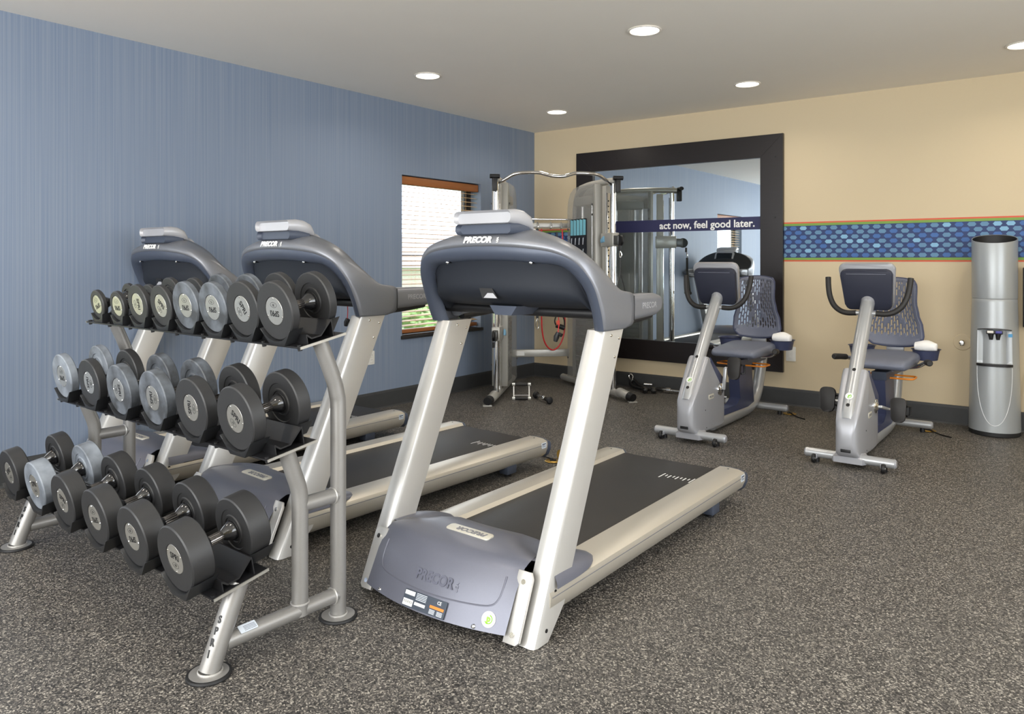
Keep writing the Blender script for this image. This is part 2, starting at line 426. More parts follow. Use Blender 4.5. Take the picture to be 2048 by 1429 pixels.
# mirror on the cream wall
mr = thing('wall_mirror', 'large square wall mirror in a wide dark wooden frame', 'mirror', (1.68, 0, 0.293))
OX0, OX1, OZ1 = -1.098, 1.098, 2.157; FW = 0.205
IX0, IX1, IZ0, IZ1 = OX0 + FW, OX1 - FW, FW, OZ1 - FW
def mitre(a, c, d, e, name='frame_side'):
    b = MB(); M = axes((0, 0, 0), (1, 0, 0), (0, 0, 1))
    return b.prism([a, c, d, e], 0.0, 0.04, M, 0.0015).build(name, 'espresso', mr, smooth=False)
mitre((OX0, 0), (OX1, 0), (IX1, IZ0), (IX0, IZ0)); mitre((OX1, 0), (OX1, OZ1), (IX1, IZ1), (IX1, IZ0))
mitre((OX1, OZ1), (OX0, OZ1), (IX0, IZ1), (IX1, IZ1)); mitre((OX0, OZ1), (OX0, 0), (IX0, IZ0), (IX0, IZ1))
MB().box((0, -0.008, OZ1 / 2), (IX1 - IX0 + 0.02, 0.012, IZ1 - IZ0 + 0.02)).build('mirror_glass', 'mirror', mr, smooth=False)
for x, z in ((OX1 - 0.07, 0.75), (OX1 - 0.07, 1.40), (OX1 - 0.07, 1.95), (0.7, OZ1 - 0.09), (0.1, OZ1 - 0.09), (-0.6, OZ1 - 0.09), (0.1, 0.09), (-0.5, 0.09), (0.7, 0.09)):
    MB().cyl((x, -0.038, z), (x, -0.0445, z), 0.008, 10).build('screw_cap', 'ink', mr)
st = MB().box((0, -0.0155, 1.355), (IX1 - IX0, 0.003, 0.119)).build('slogan_strip', 'navy_print', mr, smooth=False)
text('slogan', 'act now, feel good later.', 0.098, 'white_print', st, axes((0.355, -0.0178, 1.352), (1, 0, 0), (0, 0, 1)), bold=0.0022)

# outside, seen through the blind
struct(MB().box((-26, 4, -0.35), (51, 70, 0.3)).build('ground', 'lawn', smooth=False), 'grass outside the window')
def shrub(loc, rx, rz, seed, label):
    rnd = random.Random(seed); t = thing('shrub', label, 'shrub', loc, 0, 'shrubs outside the window'); b = MB()
    for k in range(420):
        a = rnd.random() * 6.283; c = rnd.uniform(-0.6, 1); s_ = math.sqrt(1 - c * c); q = rnd.uniform(0.75, 1.05)
        p = Vector((math.cos(a) * s_ * rx * q, math.sin(a) * s_ * rx * q, rz * (0.6 + 0.62 * c * q)))
        M = Matrix.Translation(p) @ Matrix.Rotation(rnd.random() * 6.28, 4, 'Z') @ Matrix.Rotation(rnd.uniform(-1.2, 1.2), 4, 'X')
        z = rnd.uniform(0.07, 0.13)
        b.mesh([(-z, 0, 0), (0, -z * .4, 0), (z, 0, 0.02), (0, z * .4, 0)], [(0, 1, 2, 3)], M)
    b.build('foliage', 'leaf', t, smooth=False)
    b = MB()
    for k in range(4): b.cyl((0, 0, -0.05), (rnd.uniform(-.5, .5) * rx, rnd.uniform(-.5, .5) * rx, rz * 0.7), 0.02, 6, 0.008)
    b.build('stem', 'wood_blind', t)
shrub((-2.2, 0.2, -0.2), 0.85, 0.62, 1, 'low green shrub just outside the window')
shrub((-3.3, 2.3, -0.2), 0.8, 0.85, 2, 'taller green shrub outside the window behind the low one')
hs = thing('house', 'far house with grey roof seen through the blind', 'house', (-15.5, 12.5, -0.2), math.radians(40))
MB().box((0, 0, 0.6), (7, 5, 1.4)).build('house_wall', 'siding', hs, smooth=False)
MB().prism([(-3.0, 1.25), (3.0, 1.25), (0, 2.45)], -3.8, 3.8, axes((0, 0, 0), (0, 1, 0), (0, 0, 1))).build('roof', 'roof_grey', hs, smooth=False)
for xx in (-2.2, 0.0, 2.2):
    MB().box((xx, -2.52, 0.75), (0.9, 0.06, 0.7)).build('window', 'pane_dark', hs, smooth=False)

# ceiling downlights
LAMPS = [((0.885, -0.86), 'recessed round ceiling downlight nearest the room corner'), ((2.76, -0.88), 'recessed round ceiling downlight above the wall mirror'),
         ((4.62, -0.87), 'recessed round ceiling downlight cut by the right edge above the water cooler'), ((0.89, -2.66), 'recessed round ceiling downlight nearest the blue wall window'),
         ((2.765, -2.68), 'largest recessed round ceiling downlight, above the middle of the room')]
ADDED_LAMPS = [(4.62, -2.68), (6.4, -0.87), (6.4, -2.68), (0.89, -6.2), (2.76, -6.2), (4.62, -6.2), (6.4, -6.2), (2.76, -8.0), (4.62, -8.0)]  # unseen downlights, added only to brighten the room
lamp0 = None
for i, ((x, y), lb) in enumerate(LAMPS + [(p, None) for p in ADDED_LAMPS]):
    if lamp0 is None:
        lamp0 = thing('ceiling_light', lb, 'ceiling light', (x, y, CH), 0, 'recessed ceiling downlights'); o = lamp0
        MB().lathe([(0.088, 0.0), (0.104, -0.002), (0.106, -0.006), (0.102, -0.009), (0.092, -0.010), (0.088, -0.006), (0.088, 0.0)], 40).build('trim_ring', 'lamp_trim', lamp0)
        MB().lathe([(0.0, -0.0045), (0.087, -0.004), (0.087, -0.001), (0.0, -0.001)], 40).build('lens', 'lamp_lens', lamp0)
    else:
        o = copy_tree(lamp0); o.location = (x, y, CH); o['label'] = lb or 'unseen recessed ceiling downlight added to light the room'
    area_light('downlight_lamp', (x, y, CH - 0.014), (0, 0, 0), 0.16, 0.16, LAMP_POWER, (1.0, 0.90, 0.76), math.radians(150), 'DISK')

# electrical plates
def plate(name, label, M, duplex, w=0.074, h=0.118):
    t = thing(name, label, 'outlet'); t.matrix_world = M
    MB().prism(rrect(w, h, 0.006), 0, 0.006, None, 0.002).build('cover_plate', 'outlet_white', t)
    if duplex:
        for s in (-1, 1):
            r = MB().prism(rrect(0.034, 0.028, 0.010), 0.005, 0.0085, Matrix.Translation((0, s * 0.021, 0))).build('receptacle', 'outlet_white', t)
            MB().box((-0.007, s * 0.021 + 0.003, 0.0085), (0.003, 0.009, 0.001)).box((0.007, s * 0.021 + 0.003, 0.0085), (0.003, 0.009, 0.001)).build('slot', 'ink', r, smooth=False)
    else:
        r = MB().prism(rrect(0.036, 0.068, 0.004), 0.005, 0.008).build('blank_insert', 'outlet_white', t)
    MB().cyl((0, 0, 0.006), (0, 0, 0.0085), 0.003, 8).build('screw', 'plate_steel', t)
plate('wall_outlet', 'white duplex outlet on the blue wall beside the treadmills', axes((0.0, -2.44, 0.455), (0, 1, 0), (0, 0, 1)), True)
plate('wall_outlet', 'white wall plate under the lower right corner of the mirror', axes((2.838, 0.0, 0.462), (1, 0, 0), (0, 0, 1)), False, 0.085, 0.13)
# ------------------------------------------------------------------ treadmills
def mirror_curve(c):  # half curve from the side (x>0) to the middle -> whole curve from left to right
    left = [(-x, y, z) for x, y, z in c]; right = [(x, y, z) for x, y, z in c[-2::-1]]
    return left + right
LIP = [(.442, .475, 1.035), (.447, .455, 1.085), (.447, .435, 1.135), (.443, .408, 1.195), (.427, .378, 1.25), (.388, .346, 1.302), (.31, .315, 1.336), (.2, .292, 1.352), (.1, .282, 1.359), (0, .279, 1.361)]
MID = [(.445, .55, 1.035), (.453, .57, 1.075), (.454, .555, 1.145), (.452, .49, 1.205), (.44, .435, 1.262), (.41, .385, 1.318), (.335, .345, 1.368), (.22, .320, 1.396), (.11, .308, 1.408), (0, .304, 1.411)]
RIM = [(.442, .645, 1.035), (.447, .705, 1.06), (.447, .705, 1.165), (.445, .60, 1.19), (.436, .535, 1.235), (.41, .478, 1.292), (.34, .452, 1.355), (.24, .434, 1.403), (.12, .42, 1.435), (0, .415, 1.442)]
def hood_curves():
    A, B, C = (spline(mirror_curve(c), 5) for c in (LIP, MID, RIM))
    return A, B, C
def make_treadmill(label):
    t = thing('treadmill', label, 'treadmill', (3.055, -4.9, 0), 0, 'treadmills in a row along the blue wall')
    # uprights: slanted extruded columns with rounded front corners
    for s in (-1, 1):
        rows = []
        for z in (0.003, 0.10, 1.037):
            y0 = .03 + .44 * z; y1 = .165 + .455 * z
            if z < 0.05: y1 -= 0.055
            r = 0.020; xo, xi = .437 * s, .353 * s
            sec = [(xi, y1), (xi, y0 + r), (xi + s * r * .3, y0 + r * .3), (xi + s * r, y0), (xo - s * r, y0), (xo - s * r * .3, y0 + r * .3), (xo, y0 + r), (xo, y1)]
            rows.append([(x, y, z) for x, y in sec])
        up = MB().loft(rows).build('upright', 'silver_paint', t)
        # bolted foot bracket on the front
        M = axes((.345 * s, 0.006, 0.012), (s, 0, 0), (0, .40, .915)) if s > 0 else axes((-.345, 0.006, 0.012), (1, 0, 0), (0, .40, .915))
        px = (-0.018, 0.046) if s > 0 else (-0.046, 0.018)
        pl = [(px[0], 0), (px[1] - .012, 0), (px[1], .012), (px[1], .215), (px[1] - .012, .235), (px[0], .235)] if s > 0 else [(px[1], 0), (px[1], .235), (px[0] + .012, .235), (px[0], .215), (px[0], .012), (px[0] + .012, 0)]
        if s < 0: pl = pl[::-1]; pl = pl[::-1]
        br = MB().prism(pl, -0.004, 0.010, M, 0.002).build('foot_bracket', 'silver_paint', up)
        for q in (0.03, 0.20):
            c = M @ Vector((0.016 * s, q, 0.010)); e = M @ Vector((0.016 * s, q, 0.016))
            MB().cyl(c, e, 0.009, 12).build('bolt', 'chrome', up)
        for yy, zz in ((.62, 1.00), (.56, 1.015), (.585, .93)):
            xf = (.353 if s < 0 else .437)
            xx = -xf if s < 0 else xf
            d = 1
            MB().lathe([(0.0, .004), (.004, .0035), (.0065, 0.0)], 10, axes((xx, yy - .02, zz), (0, 1, 0), (0, 0, 1))).build('rivet', 'chrome', up)
        for yy, zz in ((.155, .16), (.10, .045)):
            MB().cyl((.437 * s, yy, zz), (.439 * s, yy, zz), .007, 10).build('bolt_hole', 'ink', up)
    # hood: light outer band, dark lip, recessed front panel
    A, B, C = hood_curves()
    rows = []
    for k in range(9):
        u = k / 8; rows.append([a * ((1 - u) * (1 - 2 * u)) + b_ * (4 * u * (1 - u)) + c * (u * (2 * u - 1)) for a, b_, c in zip(A, B, C)])
    hood = MB().grid(rows).build('hood', 'hood_grey', t, angle=60, solid=0.006)
    def inset(c, d, dy):
        out = []
        for p in c:
            q = Vector((p.x, p.y, p.z)); n = Vector((-q.x, 0, 1.13 - q.z)); L = n.length
            w = Vector((-math.copysign(min(1, abs(q.x) / .36) ** 3, q.x), 0, -max(0.0, (q.z - 1.12) / .24))); 
            if w.length > 1: w.normalize()
            q = q + w * d; q.y += dy; out.append(q)
        return out
    L1 = inset(A, 0.018, -0.004); L2 = inset(A, 0.048, 0.012); L3 = inset(A, 0.056, 0.045)
    MB().grid([A, L1, L2, L3]).build('hood_lip', 'hood_lip', t, angle=60)
    # dark front panel fills the arch and turns under towards the user
    rows = []; n = 28
    top = [q for q in L3 if abs(q.x) < .398 and q.z > 1.10]
    def topz(x):
        for a, b_ in zip(top[:-1], top[1:]):
            if a.x <= x <= b_.x: f = (x - a.x) / max(1e-6, b_.x - a.x); return a.z + (b_.z - a.z) * f, a.y + (b_.y - a.y) * f
        q = min(top, key=lambda v: abs(v.x - x)); return q.z, q.y
    for k in range(n + 1):
        x = -.392 + .784 * k / n; z1, y1 = topz(x); e = abs(x) / .392
        col = []
        for f in [i / 10 for i in range(11)]:
            z = z1 + (1.115 - z1) * min(1, f / .85 * (1 - .12 * max(0, f - .6))) if z1 > 1.13 else z1 - 0.02 * f
            back = 0.0 if f < .45 else .22 * ((f - .45) / .55) ** 2
            col.append((x, y1 + 0.012 * math.sin(math.pi * min(1, f * 1.4)) + back * (1 - .3 * e ** 4), z))
        rows.append(col)
    fp = MB().grid(rows).build('front_panel', 'hood_dark', t, angle=70)
    for s in (-1, 1):
        MB().cyl((.212 * s, .318, 1.303), (.212 * s, .352, 1.303), .009, 12).build('screw_hole', 'ink', fp)
        MB().lathe([(0, .006), (.005, .004), (.007, 0)], 10, axes((.214 * s, .318, 1.297), (1, 0, 0), (0, 0, 1))).build('screw', 'chrome', fp)
    vh = MB().prism([(-.055, .022), (.012, .022), (.05, -.020), (-.03, -.020)], 0, .004, axes((0.0, .332, 1.172), (1, 0, 0), (0, .25, 1))).build('cable_port', 'ink', fp, smooth=False)
    MB().prism([(-.022, -.018), (-.006, .002), (.022, .002), (.046, -.018)], .004, .006, axes((0.0, .332, 1.172), (1, 0, 0), (0, .25, 1))).build('port_flap', 'cap_silver', vh, smooth=False)
    # belly under the panel
    MB().loft([[(x * w, y, z) for x, z in ((-.10, 1.12), (-.06, 1.082), (.06, 1.082), (.10, 1.12))] for y, w in ((.42, .7), (.50, 1.0), (.62, 1.1), (.72, .8))]).build('belly_pod', 'hood_lip', t)
    MB().tube([(-.43, .56, 1.095), (.43, .56, 1.095)], .022, 12).build('cross_bar', 'black_plastic', t)
    # console seen from the user's side
    rows = []
    for k in range(len(C)):
        p = C[k]; x = p.x
        if abs(x) > .44 or p.z < 1.17: continue
        rows.append([(x * (1 - .05 * f), p.y + (.60 + .06 * (1 - (x / .44) ** 2) - p.y) * f + .012 * math.sin(math.pi * f), p.z + (1.13 - p.z) * f) for f in (0, .25, .5, .75, 1)])
    MB().grid(rows).build('console_face', 'black_plastic', t, angle=60)
    Mb = axes((0, .505, 1.315), (-1, 0, 0), (0, -.42, .9))
    ds = MB().prism(rrect(.30, .27, .045), -.03, .012, Mb, .006).build('display', 'cap_silver', t)
    MB().prism(rrect(.25, .21, .02), .012, .014, Mb).build('screen', 'screen_black', ds, smooth=False)
    MB().box((0, 0, 0), (.13, .03, .006), .002, 2, axes((0, .60, 1.178), (-1, 0, 0), (0, -.42, .9))).build('key_strip', 'emboss_grey', ds)
    # display housing rising above the crown, silver over slate
    def capsec(y, w, z0, z1, r):
        return [(x, y, z0 + (z1 - z0) / 2 + q) for x, q in rrect(w, z1 - z0, r, 4)]
    MB().loft([capsec(.296, .27, 1.452, 1.494, .018), capsec(.280, .292, 1.450, 1.502, .022), capsec(.33, .310, 1.446, 1.507, .026), capsec(.37, .318, 1.440, 1.502, .028), capsec(.405, .318, 1.432, 1.485, .024), capsec(.425, .30, 1.425, 1.455, .014)]).build('display_back', 'cap_silver', t, angle=50)
    MB().loft([capsec(.305, .255, 1.412, 1.450, .016), capsec(.287, .285, 1.408, 1.452, .02), capsec(.34, .298, 1.405, 1.455, .02), capsec(.40, .30, 1.41, 1.445, .017)]).build('display_base', 'hood_lip', t, angle=50)
    lt = text('lettering', 'PRECOR', .0335, 'white_print', t, axes((-.018, .2765, 1.386), (1, 0, 0), (0, .22, .97)), shear=.22, bold=.0016, squash=1.13, ext=.0015)
    text('lettering', 'USA', .012, 'white_print', t, axes((.083, .279, 1.385), (0, .22, .97), (-1, 0, 0)), ext=.0015, bold=.0003)
    # handrails
    for s in (-1, 1):
        secs = []
        for y, z0, z1, w in ((.60, 1.05, 1.165, .066), (.70, 1.060, 1.168, .070), (.85, 1.068, 1.168, .070), (.92, 1.072, 1.166, .068), (.965, 1.085, 1.158, .062), (.985, 1.105, 1.145, .050)):
            secs.append([(.412 * s + x, y, (z0 + z1) / 2 + q) for x, q in rrect(w, z1 - z0, .024, 4)])
        hr = MB().loft(secs).build('handrail', 'hood_grey', t, angle=50)
        d = 1 if s > 0 else -1
        text('lettering', 'PRECOR', .034, 'emboss_light', hr, axes((.4478 * s, .84, 1.118), (0, d, 0), (0, 0, 1)), bold=.001)
        MB().box((.4477 * s, .706, 1.114), (.002, .003, .10)).build('seam', 'ink', hr, smooth=False)
        MB().tube([(.40 * s, .62, 1.052), (.40 * s, .80, 1.062), (.40 * s, .93, 1.074)], .018, 10).build('underside_pad', 'black_plastic', hr)
    # safety clip
    MB().box((.11, .66, 1.09), (.05, .03, .03), .005).build('stop_switch', 'red_cord', t)
    cl = MB().tube(spline([(.11, .66, 1.08), (.114, .66, 1.04), (.11, .66, 1.00)], 4), .0022, 6).build('safety_cord', 'red_cord', t)
    MB().tube([(.11, .66, 1.0), (.102, .66, .98), (.096, .66, .96)], [.008, .013, .009], 8).tube([(.113, .66, .995), (.128, .66, .987)], [.006, .009], 8).build('clip', 'ink', cl)
    # side rails and deck
    for s in (-1, 1):
        pr = [(.285, .158), (.300, .178), (.352, .180), (.405, .176), (.437, .165), (.442, .150), (.440, .120), (.425, .085), (.395, .062), (.33, .055), (.29, .06)]
        rl = MB().loft([[(x * s, y, z) for x, z in pr] for y in (.12, 1.965)]).build('side_rail', 'rail_silver', t, angle=30)
        MB().loft([[(x * s * (1 + .004 * (q - 1)), y, z - .004 * (q - 1)) for x, z in pr] for y, q in ((1.965, 1), (1.985, 1.5), (1.993, 3))]).build('end_cap', 'hood_lip', rl)
        MB().box((.4425 * s, 1.03, .147), (.002, 1.80, .003)).build('groove', 'emboss_grey', rl, smooth=False)
        MB().cyl((.36 * s, 1.93, .179), (.36 * s, 1.93, .181), .005, 8).build('screw', 'steel_dark', rl)
        ft = MB().box((.37 * s, 1.66, .052), (.07, .09, .07), .008).build('rear_leg', 'hood_lip', t)
        MB().lathe([(.022, 0), (.022, .008), (.008, .012), (.008, .03)], 14, Matrix.Translation((.37 * s, 1.66, 0))).build('levelling_foot', 'ink', ft)
    st = MB().box((.4425, 1.925, .145), (.0015, .045, .034)).build('rail_sticker', 'sticker_pale', t, smooth=False)
    MB().box((.4435, 1.925, .154), (.001, .036, .006)).box((.4435, 1.925, .142), (.001, .036, .002)).box((.4435, 1.925, .137), (.001, .036, .002)).build('print', 'sticker_slate', st, smooth=False)
    MB().box((0, 1.14, .155), (.576, 1.64, .014), .004).build('running_belt', 'belt_black', t)
    MB().cyl((-.28, 1.95, .125), (.28, 1.95, .125), .034, 18).build('rear_roller', 'black_plastic', t)
    MB().box((0, 1.0, .095), (.56, 1.85, .05)).build('deck_frame', 'black_plastic', t, smooth=False)
    b = MB()
    for k in range(9):
        x = .10 + .021 * k; L = .05 if k not in (0, 8) else .085
        b.mesh([(x, 1.66 - L / 2 + .02 * (k % 2), .1626), (x + .007, 1.66 - L / 2 + .02 * (k % 2), .1626), (x + .007, 1.66 + L / 2, .1626), (x, 1.66 + L / 2, .1626)], [(0, 1, 2, 3)])
    b.build('belt_print', 'white_print', t, smooth=False)
    # motor cover
    rows = []
    prof = [(-.008, .042, 1), (.022, .10, 1), (.055, .165, .95), (.088, .222, .85), (.106, .244, .78), (.135, .256, .7), (.20, .266, .45), (.28, .264, .2), (.36, .245, .05), (.43, .213, 0), (.475, .178, 0), (.48, .160, 0)]
    for k in range(25):
        u = -1 + 2 * k / 24; bq = .055 * (1 - u * u); col = []
        for y, z, w in prof:
            concave = -.05 * (1 - u * u) * max(0, (y - .2) / .28)
            edge = -.012 * u ** 6 if z > .2 else 0
            sw = 1 - .22 * min(1, max(0, (y - .16) / .22)); zz = z + edge
            if y > .19: zz -= (zz - .165) * max(0, abs(u) - .55) ** 2 / .2025 * min(1, (y - .19) / .1) * .8
            col.append((.342 * u * sw, y - bq * w + concave, zz))
        rows.append(col)
    mc = MB().grid(rows).build('motor_cover', 'cover_blue', t, angle=50)
    def front(u, zq):  # point on the cover's front face
        ys = [(p[0], p[1], p[2]) for p in prof[:5]]
        for a, c in zip(ys[:-1], ys[1:]):
            if a[1] <= zq <= c[1]:
                f = (zq - a[1]) / (c[1] - a[1]); y = a[0] + (c[0] - a[0]) * f; w = a[2] + (c[2] - a[2]) * f
                return Vector((.342 * u, y - .055 * (1 - u * u) * w, zq))
    pth = [(-.86, .205), (-.86, .17), (-.84, .135), (-.76, .115), (-.5, .108), (0, .104), (.5, .108), (.76, .115), (.84, .135), (.86, .17), (.86, .205)]
    cr = [front(u, z) + Vector((0, .0010, 0)) for u, z in [(v.x, v.y) for v in spline([(a, c, 0) for a, c in pth], 6)]]
    MB().tube(cr, .0032, 6).build('panel_crease', 'cover_blue', mc)
    def decal(u, z, tilt=None):  # local frame on the front face
        p = front(u, z); px_ = front(min(1, u + .05), z) - front(max(-1, u - .05), z); pz = front(u, min(.24, z + .02)) - front(u, max(.043, z - .02))
        return axes(p, px_, pz)
    for u, word, size, m_ in ((.05, 'PRECOR', .050, 'emboss'),):
        M = decal(u, .150); M.translation += M.col[2].xyz * .0014
        text('lettering', word, size, m_, mc, M, bold=.0018, squash=.95, ext=.0004)
        M = decal(.36, .144); M2 = axes(M.translation + M.col[2].xyz * .001, M.col[1].xyz, -M.col[0].xyz)
        text('lettering', 'USA', .019, 'cover_blue', mc, M2, ext=.0015)
    # nameplate on the top of the cover
    zc = .2615
    npm = axes((.022, .185, .2665), (-1, .02, 0), (0, -1, -.10))
    pl = MB().prism(rrect(.215, .046, .012), -.003, .004, npm, .0015).build('name_plate', 'plaque', t)
    text('lettering', 'PRECOR', .031, 'emboss_grey', pl, npm @ Matrix.Translation((-.012, 0, .0042)), shear=.2, bold=.0016, squash=1.25)
    # specification label
    M = decal(.02, .072); M.translation += M.col[2].xyz * .0012
    sp = MB().prism(rrect(.205, .058, .004), -.001, .001, M).build('specification_label', 'sticker_slate', t, smooth=False)
    b = MB(); b.box((-.075, .017, .0012), (.05, .016, .0006), 0, 2, None)
    def dec(items, m, nm):
        b = MB()
        for x, y, w, h in items:
            b.mesh([M @ Vector(v) for v in ((x - w / 2, y - h / 2, .0016), (x + w / 2, y - h / 2, .0016), (x + w / 2, y + h / 2, .0016), (x - w / 2, y + h / 2, .0016))], [(0, 1, 2, 3)])
        b.build(nm, m, sp, smooth=False)['kind'] = 'stuff'
    dec([(-.075, .018, .048, .014), (-.075, -.014, .048, .022), (-.018, -.010, .052, .010)], 'sticker_white', 'white_field')
    dec([(.062, -.001, .066, .009)], 'sticker_orange', 'orange_field')
    dec([(-.018, .024 - .005 * k, .05, .0022) for k in range(5)] + [(.044, -.011 - .004 * k, .026, .002) for k in range(4)] + [(.080, -.011 - .004 * k, .026, .002) for k in range(4)], 'sticker_pale', 'fine_print')
    dec([(-.075 + (k - 6) * .0032, -.012, .0014 if k % 3 else .0022, .009) for k in range(13)], 'ink', 'barcode')
    text('lettering', 'CE', .016, 'sticker_white', sp, M @ Matrix.Translation((.068, .017, .0015)))
    b.bm.free()
    # round service sticker
    M = decal(.80, .078); M.translation += M.col[2].xyz * .0015
    sk = MB().lathe([(0, -.001), (.026, -.001), (.026, .001), (0, .001)], 28, M).build('round_sticker', 'sticker_white', t, smooth=False)
    MB().tube([M @ Vector((math.cos(a) * .013, math.sin(a) * .013, .0012)) for a in [math.radians(d) for d in range(-150, 100, 25)]], .003, 6, flat=.3).build('green_ring', 'sticker_green', sk)
    text('lettering', 'p', .028, 'sticker_green', sk, M @ Matrix.Translation((0, .002, .0012)), bold=.002)
    for u in (-.72, .66):
        p = front(u, .05); MB().lathe([(0, .007), (.006, .005), (.0085, 0)], 12, axes(p, (1, 0, 0), (0, .3, 1))).build('screw', 'chrome', mc)
    # wings of the cover lapping over the rails
    for s in (-1, 1):
        rows = []
        for i in range(13):
            f = i / 12; y = .15 + .345 * f; w = .098 * math.sqrt(max(0.0, 1 - max(0, (f - .35) / .65) ** 2)) ; h = .070 * (1 - f ** 2.2) + .004
            xc = .352 + .0 * f
            rows.append([((xc + w * math.cos(a)) * s, y, .172 + h * math.sin(a) ** .8) for a in [math.pi * j / 12 for j in range(13)]])
        MB().grid(rows).build('cover_wing', 'cover_blue', t, angle=60)
    MB().box((0, .22, .055), (.66, .40, .045)).build('motor_pan', 'black_plastic', t, smooth=False)
    for s in (-1, 1):
        MB().cyl((.33 * s, .16, .028), (.39 * s, .16, .028), .028, 16).build('transport_wheel', 'ink', t)
    return t
tm = make_treadmill('nearest treadmill, grey and silver, its hood and motor cover fully in view')
t2 = copy_tree(tm); t2.location = (3.055 - 1.325, -4.943, 0); t2.rotation_euler = (0, 0, math.radians(-2.4)); t2['label'] = 'middle treadmill, standing directly behind the dumbbell rack'
t3 = copy_tree(tm); t3.location = (3.055 - 2.575, -4.9, 0); t3['label'] = 'farthest treadmill, standing closest to the blue wall'

# ------------------------------------------------------------------ dumbbell rack
RZ = math.radians(-1.71)
rk = thing('dumbbell_rack', 'three tier silver tube dumbbell rack with black trays', 'rack', (2.766, -5.35, 0), RZ)
SX = -1.675
TIERS = [  # front edge (y, z), back edge (y, z), dumbbell centre heights set from these
    ((.060, 1.003), (.255, 1.040)), ((-.068, .642), (.130, .674)), ((-.257, .247), (-.064, .284))]
for sx in (0.0, SX):
    # front leg, middle post, rear post, foot tube and link; one side frame each
    fr = bpy.data.objects.new('side_frame', None); COL.objects.link(fr); fr.parent = rk
    R = .0285
    MB().tube([(sx, -.252, .012), (sx, -.150, .262)], R + .004, 20).build('front_leg', 'rack_grey', fr)
    MB().tube(spline([(sx, .085, .07), (sx, .085, .30), (sx, .085, .46), (sx, .078, .515), (sx, .062, .56), (sx, .028, .655)], 4), R, 20).build('middle_post', 'rack_grey', fr)
    MB().tube(spline([(sx, .250, .012), (sx, .250, .4), (sx, .250, .75), (sx, .243, .82), (sx, .226, .88), (sx, .168, 1.018)], 4), R, 20).build('rear_post', 'rack_grey', fr)
    MB().tube([(sx, -.20, .085), (sx, .25, .085)], R - .002, 20).build('foot_tube', 'rack_grey', fr)
    MB().tube([(sx, .085, .45), (sx, .25, .45)], R - .002, 20).build('link_tube', 'rack_grey', fr)
    for y in (-.252, .250):
        MB().lathe([(.0, .004), (.060, .004), (.060, .011), (.0, .014)], 32, Matrix.Translation((sx, y, 0))).build('foot_plate', 'rack_grey', fr)
        MB().lathe([(0, 0), (.068, 0), (.070, .004), (.068, .010), (.060, .010), (.058, .003), (0, .003)], 32, Matrix.Translation((sx, y, 0))).build('foot_ring', 'foot_rubber', fr)
    def weld(p, axis, r):
        M = frame(axis); M = axes(p, M.col[0].xyz, M.col[2].xyz)
        MB().tube([M @ Vector((math.cos(a) * r, math.sin(a) * r, 0)) for a in [2 * math.pi * k / 24 for k in range(24)]], .0035, 6, closed=True).build('weld_bead', 'weld', fr)
    weld((sx, .224, .45), (0, 1, 0), .028); weld((sx, .224, .085), (0, 1, 0), .028); weld((sx, .085, .112), (0, 0, 1), .030)
    weld((sx, .250, .0135), (0, 0, 1), .031); weld((sx, -.248, .0135), (0, 0, 1), .036)
    # lettering down the front leg
    up = Vector((0, .102, .25)).normalized(); nrm = Vector((0, -up.z, up.y))
    for k, ch in enumerate('SPRI'):
        p = Vector((sx, -.252, .012)) + up * (.155 - .034 * k) + nrm * .0315 + Vector((.0115, 0, 0))
        text('lettering', ch, .030, 'ink', fr, axes(p, Vector((1, .36, 0)), up), bold=.0012, squash=.8)
M = axes((0.010, -.135, .1105), (0, 1, .0), (-1, 0, .35))
sk = MB().prism(rrect(.062, .030, .003), -.001, .001, axes((0.0135, -.125, .1092), (0, 1, 0), (-.87, 0, .5))).build('rack_sticker', 'sticker_pale', rk, smooth=False)
Mx = axes((0.0135, -.125, .1092), (0, 1, 0), (-.87, 0, .5))
b = MB()
for k in range(4): b.box(Mx @ Vector((.006, .006 - .005 * k, .0012)), (.0005, .042, .0016))
b.build('print', 'sticker_slate', sk, smooth=False)
def tray_frame(ti):
    (y0, z0), (y1, z1) = TIERS[ti]; o = Vector((0, (y0 + y1) / 2, (z0 + z1) / 2)); return axes(o, (1, 0, 0), (0, y1 - y0, z1 - z0))
XS = [[-1.581 + .2136 * k for k in range(8)], [-1.611 + .302 * k for k in range(6)], [-1.598 + .3033 * k for k in range(6)]]
# dumbbells: (radius, head thickness, material, plate radius, roll in degrees)
DB = [[(.070, .022, 'rubber', .045, 200), (.070, .022, 'rubber', .047, 180), (.088, .024, 'rubber', .050, 270), (.089, .024, 'rubber', .050, 320), (.099, .026, 'rubber_chalk', .050, 180), (.100, .028, 'rubber_chalk', .050, 180), (.104, .030, 'rubber', .050, 300), (.106, .034, 'rubber', .051, 178)],
      [(.104, .036, 'rubber_pale', .050, 180), (.105, .038, 'rubber', .050, 85), (.107, .042, 'rubber_chalk', .050, 270), (.109, .044, 'rubber_chalk', .050, 85), (.110, .048, 'rubber', .050, 85), (.112, .052, 'rubber', .050, 320)],
      [(.103, .060, 'rubber', .049, 30), (.103, .062, 'rubber_pale', .049, 10), (.105, .066, 'rubber', .049, 340), (.106, .070, 'rubber', .049, 190), (.107, .072, 'rubber', .049, 190), (.109, .076, 'rubber', .049, 355)]]
WT = [[5, 5, 10, 10, 15, 15, 20, 20], [25, 25, 30, 30, 35, 35], [40, 40, 45, 45, 50, 50]]
ORD = ['first', 'second', 'third', 'fourth', 'fifth', 'sixth', 'seventh', 'last']
NAMES = ['top', 'middle', 'bottom']
trays = []
